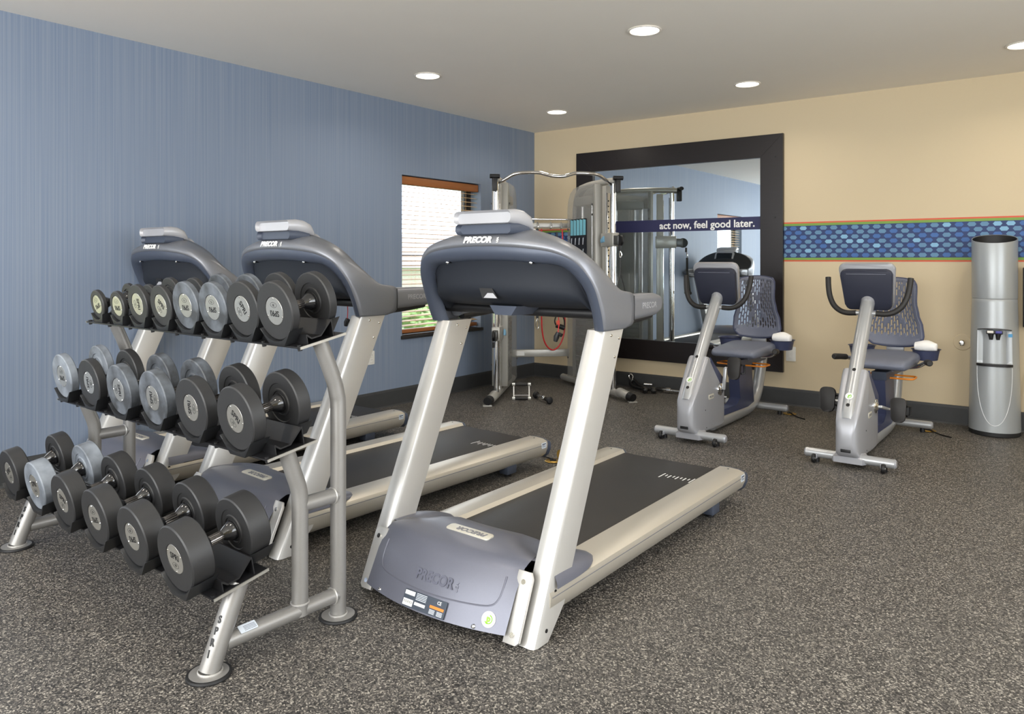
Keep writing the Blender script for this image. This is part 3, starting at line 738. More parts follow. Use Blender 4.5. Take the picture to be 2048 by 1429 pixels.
for ti in range(3):
    M = tray_frame(ti); (y0, z0), (y1, z1) = TIERS[ti]; D = math.hypot(y1 - y0, z1 - z0); cx = SX / 2; L = -SX + .075
    tr = bpy.data.objects.new('tray', None); COL.objects.link(tr); tr.parent = rk; tr.matrix_local = M
    MB().box((cx, 0, 0), (L, D, .006), .001).build('tray_plate', 'tray_black', tr)
    MB().box((cx + L / 2 + .001, 0, 0), (.004, D, .009)).build('tray_end', 'plate_steel', tr, smooth=False)
    MB().box((cx - L / 2 - .001, 0, 0), (.004, D, .009)).build('tray_end', 'plate_steel', tr, smooth=False)
    prof = [(-.075, .052), (-.07, .056), (-.052, .018), (.002, .018), (.050, .068), (.056, .066), (.058, .004), (.062, .004), (.062, .072), (.048, .076), (.0, .024), (-.05, .024)]
    MB().prism([(p[0], p[1]) for p in [(-.060, .003), (-.056, .003), (-.056, .030), (-.040, .016), (.002, .016), (.052, .058), (.052, .003), (.056, .003), (.056, .064), (.051, .064), (0, .021), (-.038, .021), (-.055, .037), (-.060, .037)]], cx - L / 2 + .03, cx + L / 2 - .012, axes((0, 0, 0), (0, 1, 0), (0, 0, 1))).build('cradle_sheet', 'tray_black', tr, smooth=False)
    for x in [cx - L / 2 + .02, cx + L / 2 - .02] + [a + .1 for a in XS[ti][:-1]]:
        MB().cyl((x, -.088, -.013), (x, -.088, .008), .008, 8).build('bolt', 'ink', tr)
    for k, x in enumerate(XS[ti]):
        r, th, mt, pr, roll = DB[ti][k]
        # saddle cups, front and back
        zc = r + .020
        for s in (-1, 1):
            a0 = 62; w = th + .022; pts = []
            q = [(math.sin(math.radians(a)) * (r + .002), zc - math.cos(math.radians(a)) * (r + .002)) for a in range(-52, 53, 8)]
            bot = [(.045, .004), (-.045, .004)]
            poly = q + [(q[-1][0] + .008, q[-1][1] + .002)] + bot + [(q[0][0] - .008, q[0][1] + .002)]
            yc = s * (.0635 + th / 2)
            MB().prism(poly, -w / 2, w / 2, axes((x, yc, 0), (1, 0, 0), (0, 0, 1)), .002).build('saddle', 'saddle', tr)
        # the dumbbell
        n = len(XS[ti]); od = 'last' if k == n - 1 else ORD[k]
        lb = {True: f'{od} dumbbell from the left on the rack\'s {NAMES[ti]} tray, pale with chalk', False: f'{od} black dumbbell from the left on the rack\'s {NAMES[ti]} tray'}[mt != 'rubber']
        if od == 'last': lb = f'black dumbbell at the right end of the rack\'s {NAMES[ti]} tray'
        elif mt == 'rubber': lb = f'{od} dumbbell from the left on the rack\'s {NAMES[ti]} tray, black rubber'
        db = thing('dumbbell', lb, 'dumbbell', group='rubber dumbbells on the rack')
        MW = Matrix.Translation(rk.location) @ Matrix.Rotation(RZ, 4, 'Z') @ M @ Matrix.Translation((x, 0, zc))
        db.matrix_world = MW
        for s in (-1, 1):
            H = axes((0, s * .0635, 0), (s, 0, 0), (0, 0, 1)) if s < 0 else axes((0, s * .0635, 0), (-1, 0, 0), (0, 0, 1))
            if s < 0: H = axes((0, -.0635, 0), (1, 0, 0), (0, 0, 1))
            c = .004
            head = MB().lathe([(.022, 0.001), (.030, .001), (.031, 0.003), (.042, .003), (.044, -.001), (.050, -.001), (.052, .003), (r * .62, .003), (r * .64, 0), (r - c, 0), (r, c), (r, th - c), (r - c, th), (pr + .002, th), (pr + .001, th - .004), (0, th - .004)], 40, H).build('head', mt, db)
            M2 = H @ Matrix.Translation((0, 0, th - .004)) @ Matrix.Rotation(math.radians(roll), 4, 'Z')
            npl = MB().lathe([(0, 0.003), (pr - .001, .003), (pr, .002), (pr, 0), (0, 0)], 32, M2).build('name_plate', 'plate_steel', db, angle=20)
            text('lettering', 'SPRI', .029, 'ink', npl, M2 @ Matrix.Translation((0, .008, .0032)), bold=.0006, ext=.0003)
            text('weight_number', str(WT[ti][k]), .013, 'ink', npl, M2 @ Matrix.Translation((0, -.022, .0032)), ext=.0003)
            MB().tube([M2 @ Vector((math.cos(a) * .018, -.022 + math.sin(a) * .0095, .0032)) for a in [2 * math.pi * j / 24 for j in range(24)]], .0006, 4, closed=True).build('oval_ring', 'ink', npl)
            for a in (25, 155, 270):
                MB().lathe([(0, .002), (.002, .0015), (.003, 0)], 8, M2 @ Matrix.Translation((math.cos(math.radians(a)) * (pr - .005), math.sin(math.radians(a)) * (pr - .005), .003))).build('rivet', 'chrome', npl)
            MB().lathe([(.0145, -.045), (.017, -.040), (.023, -.030), (.033, -.012), (.034, -.003), (.028, .002)], 28, H).build('collar', 'bulb_black', db)
        rr = [.0155, .0165]
        rows = []
        for y in (-.042, -.036, 0, .036, .042):
            R0 = .0145 if abs(y) > .04 else (.0165 if abs(y) < .01 else .0155)
            rows.append([(math.cos(2 * math.pi * j / 36) * (R0 + (.0010 if j % 3 else -.0008)), y, math.sin(2 * math.pi * j / 36) * (R0 + (.0010 if j % 3 else -.0008))) for j in range(36)])
        MB().loft(rows).build('grip', 'dark_chrome', db)
# ------------------------------------------------------------------ recumbent bikes
def make_bike(label, loc, crank_deg):
    t = thing('exercise_bike', label, 'exercise bike', loc, 0, 'recumbent bikes by the cream wall')
    side = axes((0, 0, 0), (0, 1, 0), (0, 0, 1))       # local XY -> (y, z), Z -> +x
    for y, nm in ((0.0, 'front_stabilizer'), (1.36, 'rear_stabilizer')):
        sb = MB().tube([(-.262, y, .058), (.262, y, .058)], .029, 20).build(nm, 'bike_tube', t)
        for s in (-1, 1):
            MB().lathe([(.0, .012), (.020, .010), (.029, 0)], 20, axes((.262 * s, y, .058), (0, s, 0), (0, 0, 1))).build('end_cap', 'bike_silver', sb)
            MB().cyl((.20 * s, y + .01, 0), (.20 * s, y + .01, .035), .018, 12).build('foot', 'ink', sb)
            if y == 0:
                wx = .205 * s
                wh = MB().lathe([(.008, -.010), (.026, -.010), (.029, -.005), (.029, .005), (.026, .010), (.008, .010)], 20, axes((wx, -.040, .030), (0, 1, 0), (0, 0, 1))).build('wheel', 'ink', sb)
                MB().cyl((wx - .013, -.040, .030), (wx + .013, -.040, .030), .009, 10).build('wheel_hub', 'chrome', sb)
                MB().box((wx - .016 * s, -.020, .045), (.005, .05, .03), .002).build('wheel_bracket', 'bike_silver', sb)
    # saddle joining the shroud to the front bar
    MB().loft([[(x, y, z) for x, z in ((-w, .030), (-w, .062), (-w * .6, h), (w * .6, h), (w, .062), (w, .030))] for y, w, h in ((-.045, .085, .07), (0, .11, .10), (.09, .09, .11))]).build('bar_saddle', 'bike_silver', t)
    # shroud: lofted along its length, from nose to rear
    P = [(-.100, .15, .21, .030), (-.092, .11, .28, .054), (-.070, .08, .325, .064), (-.03, .065, .37, .070), (.03, .06, .445, .074), (.08, .058, .51, .076), (.13, .057, .575, .077), (.155, .056, .602, .077), (.19, .056, .595, .077), (.24, .052, .555, .077), (.34, .05, .468, .077), (.43, .05, .41, .075), (.47, .06, .36, .070)]
    secs = []
    for y, z0, z1, w in P:
        secs.append([(x, y, (z0 + z1) / 2 + q) for x, q in rrect(2 * w, z1 - z0, min(.026, w * .8, (z1 - z0) * .45), 4)])
    sh = MB().loft(secs).build('shroud', 'bike_silver', t, angle=45)
    for s in (-1, 1):
        MB().prism([(.19, .592), (.25, .545), (.45, .40), (.47, .34), (.42, .30), (.40, .355), (.30, .45), (.19, .56)], .070 * s if s > 0 else -.0785, .0785 if s > 0 else -.070, side).build('shroud_insert', 'bike_navy', sh)
        for y, z in ((.10, .22), (.12, .09)): MB().cyl((.0765 * s, y, z), (.0785 * s, y, z), .004, 8).build('screw', 'ink', sh)
        M = axes((.0775 * s, .20, .305), (0, s, 0), (0, .12 * s * s, 1))
        pl = MB().prism(rrect(.095, .036, .010), 0, .003, M, .001).build('name_plate', 'plaque', t)
        text('lettering', 'PRECOR', .019, 'emboss_grey', pl, M @ Matrix.Translation((0, 0, .0032)), shear=.2, bold=.0008)
    MB().box((0.0, -.092, .118), (.060, .012, .020), .003).build('cord_port', 'ink', sh)
    # neck
    nk = MB().tube(spline([(0, -.045, .30), (0, .0, .372), (0, .16, .575), (0, .32, .785), (0, .50, 1.005), (0, .53, 1.04)], 4), .044, 24).build('neck', 'bike_tube', t)
    d = Vector((0, .62, .785)); nn = Vector((0, -.785, .62))
    for q in (.16, -.09):
        p = Vector((0, .04, .425)) + d * (q + (.03 if q > 0 else 0.02)) + nn * .0425
        MB().lathe([(0, .001), (.010, .002), (.012, 0)], 14, axes(p, (1, 0, 0), d)).build('bolt_hole', 'ink', nk)
    M = axes(Vector((.0, .035, .418)) + nn * .0445, (1, 0, 0), d)
    sk = MB().lathe([(0, 0), (.024, 0), (.024, .0015), (0, .0015)], 24, M).build('round_sticker', 'sticker_white', t, smooth=False)
    MB().tube([M @ Vector((math.cos(a) * .012, math.sin(a) * .012, .0016)) for a in [math.radians(q) for q in range(-150, 100, 25)]], .0028, 6, flat=.3).build('green_ring', 'sticker_green', sk)
    text('lettering', 'p', .026, 'sticker_green', sk, M @ Matrix.Translation((0, .002, .0018)), bold=.002)
    # console, its back to the viewer
    Mc = axes((0, .492, 1.118), (1, 0, 0), (0, -.32, .947))
    def trap(w0, w1, h, r):
        return [(x * (w0 + (w1 - w0) * (y / h + .5)) / w1, y) for x, y in rrect(w1, h, r, 5)]
    cb = MB().prism(trap(.30, .365, .335, .045), -.045, -.012, Mc, .008).build('console_bezel', 'bike_silver', t)
    MB().prism(trap(.29, .335, .292, .04), -.014, .022, Mc @ Matrix.Translation((0, -.014, 0)), .010).build('console_back', 'console_navy', cb)
    MB().box(Mc @ Vector((0, .105, .0225)), (.25, .004, .004)).build('vent_slot', 'emboss', cb, smooth=False)
    MB().prism(rrect(.27, .23, .02), -.0475, -.045, Mc).build('screen', 'screen_black', cb, smooth=False)
    MB().lathe([(.040, -.02), (.046, 0), (.044, .022), (.036, .03)], 20, axes((0, .515, 1.025), (1, 0, 0), (0, -.785, .62))).build('neck_collar', 'bike_silver', nk)
    # handlebar
    for s in (-1, 1):
        MB().tube(spline([(.062 * s, .452, .945), (.12 * s, .455, .943), (.17 * s, .462, .957), (.215 * s, .475, .995), (.243 * s, .49, 1.055), (.256 * s, .505, 1.12), (.262 * s, .52, 1.185)], 4), .0185, 14).build('handlebar_grip', 'grip_black', t)
    MB().cyl((-.075, .452, .945), (.075, .452, .945), .015, 14).build('handlebar_core', 'bike_tube', t)
    # cranks and pedals
    ca = math.radians(crank_deg); C0 = Vector((0, .37, .335))
    for s, a in ((1, ca), (-1, ca + math.pi)):
        e = C0 + Vector((0, math.cos(a) * .165, math.sin(a) * .165))
        ck = MB().bar((.105 * s, C0.y, C0.z), (.118 * s, e.y, e.z), .018, .026, .005, up=(s, 0, .1)).build('crank_arm', 'bike_tube', t)
        MB().lathe([(.0, .018), (.020, .018), (.028, .010), (.046, .006), (.048, 0)], 24, axes((.078 * s, C0.y, C0.z), (0, s, 0), (0, 0, 1))).build('crank_boss', 'chrome', ck)
        Mp = axes((.185 * s, e.y, e.z), (1, 0, 0), (0, .12, 1))
        pd = MB().prism([(x * (1 + .10 * y / .08), y) for x, y in rrect(.094, .165, .034)], -.014, .016, Mp, .006).build('pedal', 'grip_black', t)
        MB().tube([Mp @ Vector(v) for v in ((.05, .03, 0), (.068, .03, -.02), (.068, -.03, -.03), (.05, -.035, -.012))], .008, 8).build('strap', 'ink', pd)
        MB().cyl((.115 * s, e.y, e.z), (.15 * s, e.y, e.z), .008, 8).build('axle', 'chrome', pd)
    # frame beam curving up under the seat
    MB().tube(spline([(0, .40, .065), (0, .75, .062), (0, 1.10, .066), (0, 1.27, .095), (0, 1.37, .165), (0, 1.44, .28), (0, 1.50, .43), (0, 1.545, .55)], 5), .046, 18, flat=1.22).build('frame_beam', 'bike_tube', t)
    MB().prism([(.83, .44), (1.14, .44), (1.20, .115), (1.05, .095), (.47, .105), (.47, .16), (.80, .145), (.885, .19)], -.044, .044, side, .006).build('seat_column', 'bike_navy', t)
    MB().prism([(.86, .44), (1.47, .44), (1.49, .48), (.84, .50)], -.05, .05, side, .004).build('seat_rail', 'hood_lip', t)
    MB().box((0, 1.18, .505), (.13, .30, .05), .008).build('seat_carriage', 'bike_seat', t)
    # seat cushion
    secs = []
    for y, w, z0, z1 in ((.80, .155, .545, .560), (.815, .175, .525, .575), (.86, .188, .515, .592), (1.0, .198, .515, .600), (1.18, .205, .52, .606), (1.30, .20, .53, .618), (1.345, .185, .545, .612)):
        secs.append([(x, y, (z0 + z1) / 2 + q - .012 * (1 - (x / w) ** 2) * (1 if q > 0 else 0) * 1.0) for x, q in rrect(2 * w, z1 - z0, (z1 - z0) * .46, 4)])
    MB().loft(secs).build('seat', 'bike_seat', t, angle=60)
    # perforated backrest
    NU, NV = 35, 36; V = []; F = []
    def hwid(v):
        pts = [(0, .150), (.06, .188), (.16, .203), (.30, .196), (.48, .170), (.65, .156), (.85, .158), (.95, .154), (1, .138)]
        for (a, w0), (c, w1) in zip(pts[:-1], pts[1:]):
            if a <= v <= c: f = (v - a) / (c - a); f = f * f * (3 - 2 * f); return w0 + (w1 - w0) * f
        return .14
    for j in range(NV + 1):
        v = j / NV; z = .635 + .53 * v; yc = 1.37 + .09 * v + .045 * math.cos(v * 3.6)
        for i in range(NU + 1):
            u = -1 + 2 * i / NU; w = hwid(v)
            V.append((u * w, yc - .045 * u * u, z - .018 * u * u * (1 if v > .9 else (-1 if v < .1 else 0))))
    for j in range(NV):
        for i in range(NU):
            v = (j + .5) / NV; u = -1 + 2 * (i + .5) / NU
            m_ = 0.10 if v > .75 else .12
            hole = (i % 2 == 1) and ((j + (2 if (i // 2) % 2 else 0)) % 4 != 0) and abs(u) < .84 and .17 < v < .95
            xx = abs(abs(u) - abs(v - .60) * 1.25) < .07 and v > .3
            if hole and not xx: continue
            a = j * (NU + 1) + i; F.append((a, a + 1, a + NU + 2, a + NU + 1))
    b = MB(); b.mesh(V, F); b.build('backrest', 'bike_mesh', t, angle=70, solid=.010)
    rim = []
    for j in range(NV + 1): rim.append(V[j * (NU + 1) + NU])
    rimL = [V[j * (NU + 1)] for j in range(NV, -1, -1)]
    top = [V[NV * (NU + 1) + i] for i in range(NU - 1, 0, -2)]; bot = [V[i] for i in range(1, NU, 2)]
    MB().tube([Vector(p) + Vector((0, .004, 0)) for p in rim[::2] + top + rimL[::2] + bot], .0095, 8, closed=True).build('backrest_rim', 'bike_navy', t)
    MB().box((0, 1.44, .615), (.125, .025, .14), .006).build('back_bracket', 'bike_silver', t)
    # side handles, trays and the seat lever
    for s in (-1, 1):
        hb = MB().tube(spline([(.10 * s, 1.20, .50), (.19 * s, 1.18, .515), (.25 * s, 1.12, .55), (.285 * s, 1.04, .568)], 4), .015, 12).build('side_handle', 'chrome', t)
        MB().tube([(.276 * s, 1.06, .566), (.294 * s, .985, .575), (.315 * s, .90, .582), (.318 * s, .885, .582)], [.022, .022, .023, .016], 14).build('hand_grip', 'grip_black', hb)
        rows = []
        for q, rr, z in ((0, .60, .552), (1, .72, .552), (2, .80, .60), (3, .86, .626), (4, .95, .632)):
            rows.append([(.225 * s + math.cos(a) * .108 * rr, 1.36 + math.sin(a) * .135 * rr, z) for a in [2 * math.pi * k / 28 for k in range(28)]])
        MB().loft(rows[:5] + [[(x, y, z - .003) for x, y, z in [(.225 * s + math.cos(a) * .108 * .86, 1.36 + math.sin(a) * .135 * .86, .632) for a in [2 * math.pi * k / 28 for k in range(28)]]], [(.225 * s + math.cos(a) * .108 * .68, 1.36 + math.sin(a) * .135 * .68, .562) for a in [2 * math.pi * k / 28 for k in range(28)]]]).build('side_tray', 'bike_navy', t)
    lv = []
    for x, y in rrect(.40, .17, .035, 4): lv.append((x, 1.06 + y, .445 + .03 * (x > 0) * (x / .2) * 0))
    MB().tube(lv, .0068, 8, closed=True).build('seat_lever', 'orange_lever', t)
    MB().cyl((0, 1.02, .455), (0, 1.30, .475), .012, 10).build('lever_rod', 'chrome', t)
    # rolled towel lying in the right hand tray
    tw = MB()
    secs = []
    for k in range(9):
        f = k / 8; r_ = .046 * math.sin(math.pi * min(1, max(0, .12 + .76 * f))) ** .45
        secs.append([(loc[0] + .225 + (f - .5) * .15, loc[1] + 1.36 + math.cos(a) * r_ * 1.3 + .01 * math.sin(5 * f), .648 + math.sin(a) * r_ * 1.05 + .003 * math.sin(9 * f + 2 * a)) for a in [2 * math.pi * j / 18 for j in range(18)]])
    tw = tw.loft(secs).build('towel', 'towel', None, angle=70)
    return t, tw
bk1, tw1 = make_bike('recumbent exercise bike in front of the wall mirror, right pedal raised', (2.685, -1.83, 0), 88)
tag(tw1, 'white rolled towel in the tray of the bike before the mirror', 'towel', 'towels on the bikes')
bk2, tw2 = make_bike('recumbent exercise bike nearest the water cooler, pedals level', (3.76, -1.83, 0), -14)
tag(tw2, 'white rolled towel in the tray of the bike beside the water cooler', 'towel', 'towels on the bikes')

# ------------------------------------------------------------------ water cooler
wc = thing('water_cooler', 'tall silver water cooler standing against the cream wall', 'water cooler', (4.40, -.19, 0), math.radians(4.7))
rows = []; NA = 72; ZS = [.034, .06, .15, .25, .35, .45, .52, .530, .534, .54, .56, .60, .65, .70, .74, .77, .785, .790, .795, .80, .83, .88, .94, .99, 1.012, 1.018]
for z in ZS:
    R0 = .168 - .022 * (z / 1.02) ** 1.3
    if z > 1.015: R0 -= .004
    row = []
    for k in range(NA):
        a = -math.pi / 2 + 2 * math.pi * k / NA; da = abs((a + math.pi / 2 + math.pi) % (2 * math.pi) - math.pi)
        sx = min(1, max(0, (.72 - da) / .06)); sz = min(1, max(0, (z - .532) / .006)) * min(1, max(0, (.793 - z) / .004 if z > .785 else 1))
        edge = .785 + .012 * (1 - (da / .72) ** 2)
        r_ = R0 - .030 * sx * sz
        row.append((math.cos(a) * r_, math.sin(a) * r_ * (1 if math.sin(a) < 0 else .95), z))
    rows.append(row)
MB().grid(rows, True).build('body', 'cooler_silver', wc, angle=40)
MB().lathe([(.0, 0), (.160, 0), (.166, .006), (.166, .036), (.0, .036)], 48).build('base', 'foot_rubber', wc)
def slant(r_, z, k): return [(r_ * math.cos(a), r_ * math.sin(a), z + k * math.sin(a)) for a in [2 * math.pi * j / 56 for j in range(56)]]
MB().loft([slant(.141, 1.018, 0), slant(.1465, 1.020, 0), slant(.1475, 1.03, 0), slant(.1485, 1.46, .034), slant(.147, 1.467, .035), slant(.1425, 1.465, .035)], caps=False).build('bottle_cover', 'cooler_silver', wc)
MB().loft([slant(.1425, 1.464, .035), slant(.1395, 1.455, .034), slant(.137, 1.20, 0), slant(.02, 1.19, 0)], caps=False).build('cover_lining', 'ink', wc)
tp = MB().box((0, -.142, .772), (.105, .05, .024), .005).build('tap_block', 'ink', wc)
for s in (-1, 1):
    MB().box((.026 * s, -.166, .776), (.040, .012, .018), .003).build('tap_lever', 'tap_white' if s < 0 else 'tap_blue', tp)
    MB().tube([(.024 * s, -.146, .765), (.022 * s, -.148, .735), (.022 * s, -.148, .718)], [.020, .014, .011], 12).build('spout', 'ink', tp)
MB().prism([(math.cos(a) * .116, math.sin(a) * .062) for a in [math.pi + math.pi * k / 20 for k in range(21)]], .520, .538, Matrix.Translation((0, -.110, 0)), .003).build('drip_tray', 'ink', wc)
b = MB()
for k in range(9): b.box((-.064 + .016 * k, -.135, .5388), (.008, .045, .002))
g = b.build('drip_grille', 'steel_dark', wc, smooth=False); g['kind'] = 'stuff'
def cr(a, z): R0 = .169 - .022 * (z / 1.02) ** 1.3; return (math.sin(a) * R0, -math.cos(a) * R0, z)
MB().tube([cr(.76 * math.sin(q) if abs(q) < math.pi / 2 else math.copysign(.76, q), .515 - .43 * math.cos(q)) for q in [math.pi / 2 * (-1 + 2 * k / 40) for k in range(41)]], .0022, 6).build('front_outline', 'cooler_line', wc)
MB().tube([cr(a, .800 - .012 * (a / .76) ** 2) for a in [.76 * (-1 + 2 * k / 20) for k in range(21)]], .004, 6).build('alcove_lip', 'steel_dark', wc)
MB().box((0, 0, 0), (.032, .0015, .024), 0, 2, Matrix.Rotation(.62, 4, 'Z')).build('blue_sticker', 'sticker_blue', wc, smooth=False).location = (.098, -.125, .752)
MB().box((0, .158, .50), (.30, .02, .96), .004).build('back_panel', 'ink', wc)
# shut off valve beside the cooler
vv = thing('water_valve', 'chrome water shut off valve on the cream wall beside the cooler', 'valve', (4.17, 0, .655))
MB().lathe([(.0, .006), (.060, .005), (.066, 0)], 32, axes((0, 0, 0), (1, 0, 0), (0, 0, 1))).build('escutcheon', 'beige_paper', vv)
MB().tube([(0, -.004, 0), (0, -.05, 0)], .011, 12).tube([(0, -.045, -.022), (0, -.045, .020)], .014, 12).build('valve_body', 'chrome', vv)
MB().lathe([(0, .016), (.016, .014), (.020, .006), (.016, 0)], 12, axes((0, -.055, 0), (1, 0, 0), (0, 0, 1))).build('valve_handle', 'chrome', vv)
# dark panel at the right edge
tv = thing('television', 'black flat panel at the right edge behind the water cooler', 'television', (5.02, -.045, .80))
MB().box((0, 0, .225), (.90, .05, .45), .006).build('casing', 'black_plastic', tv)
MB().box((0, -.0255, .23), (.86, .002, .40)).build('screen', 'screen_black', tv, smooth=False)
MB().box((0, .034, .22), (.3, .024, .2)).build('wall_bracket', 'black_plastic', tv, smooth=False)
cd = MB().tube(spline([(4.64, -.03, .80), (4.60, -.035, .45), (4.585, -.06, .24), (4.60, -.09, .16), (4.66, -.08, .20), (4.64, -.05, .12), (4.60, -.06, .01), (4.72, -.06, .006)], 6), .004, 6).build('power_cord', 'ink')
tag(cd, 'black power cord hanging behind the water cooler at the right edge', 'cord')

# ------------------------------------------------------------------ corner functional trainer
ft = thing('cable_machine', 'corner cable machine with two weight towers and a pull up bar', 'cable machine', (1.107, -1.159, 0), math.radians(45))
def along(s, d, off=0.0):  # a point d metres back along a tower's base
    u = Vector((-s * .277, .961)); n = Vector((s * .961, .277)); p = Vector((s * .605, 0)) + u * d + n * off; return p
for s in (-1, 1):
    tw = bpy.data.objects.new('tower', None); COL.objects.link(tw); tw.parent = ft
    A = along(s, 0.06); E = along(s, 1.20); F0 = along(s, -.07, .02)
    MB().tube([(A.x, A.y, .055), (E.x, E.y, .055)], .034, 16).build('base_tube', 'trainer_grey', tw)
    MB().tube(spline([(A.x, A.y, .075), (along(s, .0).x, along(s, .0).y, .068), (F0.x, F0.y, .052)], 4), .044, 16, flat=.9).build('foot', 'trainer_grey', tw)
    F1 = along(s, -.125, .03)
    MB().tube([(F0.x, F0.y, .052), (F1.x, F1.y, .046)], [.045, .040], 16, flat=.9).build('foot_cap', 'ink', tw)
    MB().box((F1.x, F1.y + .02, .006), (.08, .05, .012), .002).build('foot_pad', 'trainer_grey', tw)
    c = along(s, .17); pz = along(s, .30); u3 = Vector((-s * .277, .961, 0)); n3 = Vector((s * .961, .277, 0))
    MB().cyl((c.x, c.y, .08), (c.x, c.y, 2.03), .025, 20).build('guide_column', 'chrome', tw)
    Mo = axes((pz.x, pz.y, 1.04), n3 * s, u3)
    MB().box((0, 0, 0), (.05, .07, 1.96), .004, 2, None).build('hole_column', 'trainer_grey', tw).matrix_local = axes((pz.x, pz.y, 1.04), n3 * s, u3)
    q = along(s, .262)
    hp = MB().box((0, 0, 0), (.044, .006, 1.86), .001).build('hole_strip', 'chrome', tw); HM = axes((q.x, q.y, 1.02), n3 * s, u3); hp.matrix_local = HM
    for k in range(34):
        o = MB().cyl((0, -.0042, -.88 + .0525 * k), (0, -.003, -.88 + .0525 * k), .0075, 8).build('hole', 'ink', tw) if k == 0 else None
        if k == 0: h0 = o; o.matrix_local = HM
        else:
            o = h0.copy(); COL.objects.link(o); o.location = HM.translation + Vector((0, 0, .0525 * k))
    # shroud with rounded top corner, weight stack inside
    pr = [(.40, .10), (.94, .10), (.94, 1.82), (.925, 1.91), (.885, 1.985), (.81, 2.03), (.72, 2.045), (.40, 2.045)]
    Ms = axes((s * .605, 0, 0), u3, (0, 0, 1))
    shd = MB().prism(pr, .075, .083, Ms, .002).prism(pr, -.083, -.075, Ms, .002).build('shroud_panel', 'shroud', tw)
    ring = [Ms @ Vector((x, y, 0)) for x, y in pr]
    MB().tube([Ms @ Vector((x, y, 0)) for x, y in [(.94, .10), (.94, 1.82), (.925, 1.91), (.885, 1.985), (.81, 2.03), (.72, 2.045)]], .02, 10).build('back_spine', 'trainer_grey', tw)
    MB().bar(Ms @ Vector((.40, .10, 0)), Ms @ Vector((.40, 2.045, 0)), .15, .05, .004, up=u3).build('front_post', 'trainer_grey', tw)
    for d_ in (.57, .77):
        p = Ms @ Vector((d_, 0, 0)); MB().cyl((p.x, p.y, .10), (p.x, p.y, 1.95), .014, 12).build('guide_rod', 'chrome', tw)
    stk = MB()
    for k in range(14): stk.box((0, 0, .13 + .045 * k), (.10, .30, .040), .003)
    so = stk.build('weight_stack', 'steel_dark', tw); so['kind'] = 'stuff'; p = Ms @ Vector((.67, 0, 0)); so.matrix_local = axes((p.x, p.y, 0), n3 * s, u3)
    p = Ms @ Vector((.66, 1.90, 0)); MB().box((0, 0, 0), (.12, .36, .09), .01).build('pulley_head', 'trainer_grey', tw).matrix_local = axes(p, n3 * s, u3)
    for d_, z in ((.42, 1.75), (.42, 1.85), (.92, 1.62), (.42, .95), (.92, .3), (.42, .3)):
        p0 = Ms @ Vector((d_, z, .083)); p1 = Ms @ Vector((d_, z, .092)); MB().cyl(p0, p1, .010, 8).cyl(Ms @ Vector((d_, z, -.083)), Ms @ Vector((d_, z, -.092)), .010, 8).build('standoff', 'steel_dark', tw)
    # top arm and cap
    a0 = along(s, .12); a1 = along(s, .80)
    MB().tube(spline([(a0.x, a0.y, 2.055), (along(s, .3).x, along(s, .3).y, 2.062), (along(s, .6).x, along(s, .6).y, 2.06), (a1.x, a1.y, 2.04)], 4), .030, 14).build('top_arm', 'trainer_grey', tw)
    a2 = along(s, .085)
    MB().tube([(a2.x - .045, a2.y, 2.075), (a2.x + .045, a2.y, 2.075)], .026, 14, flat=.8).box((a2.x, a2.y + .01, 2.0), (.045, .05, .12), .006).build('arm_cap', 'ink', tw)
    # carriage on the columns, with pulley, strap and handle on the right tower
    zc = 1.50 if s > 0 else .62
    m = along(s, .235); cg = MB().box((0, 0, 0), (.075, .22, .13), .008).build('carriage', 'trainer_grey', tw); CM = axes((m.x, m.y, zc), n3 * s, u3); cg.matrix_local = CM
    MB().prism([(-.03, -.02), (.03, -.03), (.04, .0), (-.02, .035)], 0, .02, None, .003).build('pull_pin', 'lever_blue', tw).matrix_local = CM @ axes((-.05 * s, .06, .0), (0, 1, 0), (0, 0, 1))
    f = along(s, .055); MB().lathe([(.020, -.012), (.052, -.012), (.045, -.004), (.045, .004), (.052, .012), (.020, .012)], 24, axes((f.x, f.y, zc - .01), u3, (0, 0, 1))).build('pulley', 'ink', tw)
    MB().bar((f.x, f.y, zc - .01), (m.x, m.y, zc), .05, .09, .008).build('pulley_arm', 'steel_dark', tw)
    MB().cyl((f.x - .01, f.y - .04, zc - .06), (f.x - .01, f.y - .04, zc - .11), .012, 10).build('cable_stop', 'ink', tw)
    cpt = along(s, .45); MB().cyl((along(s, .20).x, along(s, .20).y, .15), (along(s, .20).x, along(s, .20).y, 1.98), .003, 6).build('cable', 'ink', tw)
# pull up bar
MB().tube(spline([(-.555, .17, 2.015), (-.48, .13, 2.055), (-.40, .09, 2.098), (-.30, .07, 2.112), (-.18, .06, 2.112), (-.12, .05, 2.098), (-.05, .04, 2.08), (.05, .04, 2.08), (.12, .05, 2.098), (.18, .06, 2.112), (.30, .07, 2.112), (.40, .09, 2.098), (.48, .13, 2.055), (.555, .17, 2.015)], 4), .0165, 14).build('pull_up_bar', 'chrome', ft)
xb = MB().box((0, .98, .335), (.60, .05, .075), .006).build('lower_crossbar', 'trainer_grey', ft)
MB().box((-.22, .954, .335), (.09, .002, .045)).build('crossbar_sticker', 'sticker_white', xb, smooth=False)
ub = MB().box((0, .98, 1.668), (.62, .04, .05), .005).build('accessory_bar', 'trainer_grey', ft)
MB().tube(spline([(-.31, .955, 1.69), (-.30, .93, 1.722), (-.27, .92, 1.728), (.27, .92, 1.728), (.30, .93, 1.722), (.31, .945, 1.68)], 4), .009, 10).build('accessory_rail', 'chrome', ub)
for x in (-.24, -.13, -.04, .10, .21):
    MB().tube(spline([(x, .96, 1.69), (x, .94, 1.70), (x + .01, .925, 1.675), (x, .915, 1.645), (x - .01, .93, 1.63)], 3), .005, 8).build('hook', 'chrome', ub)
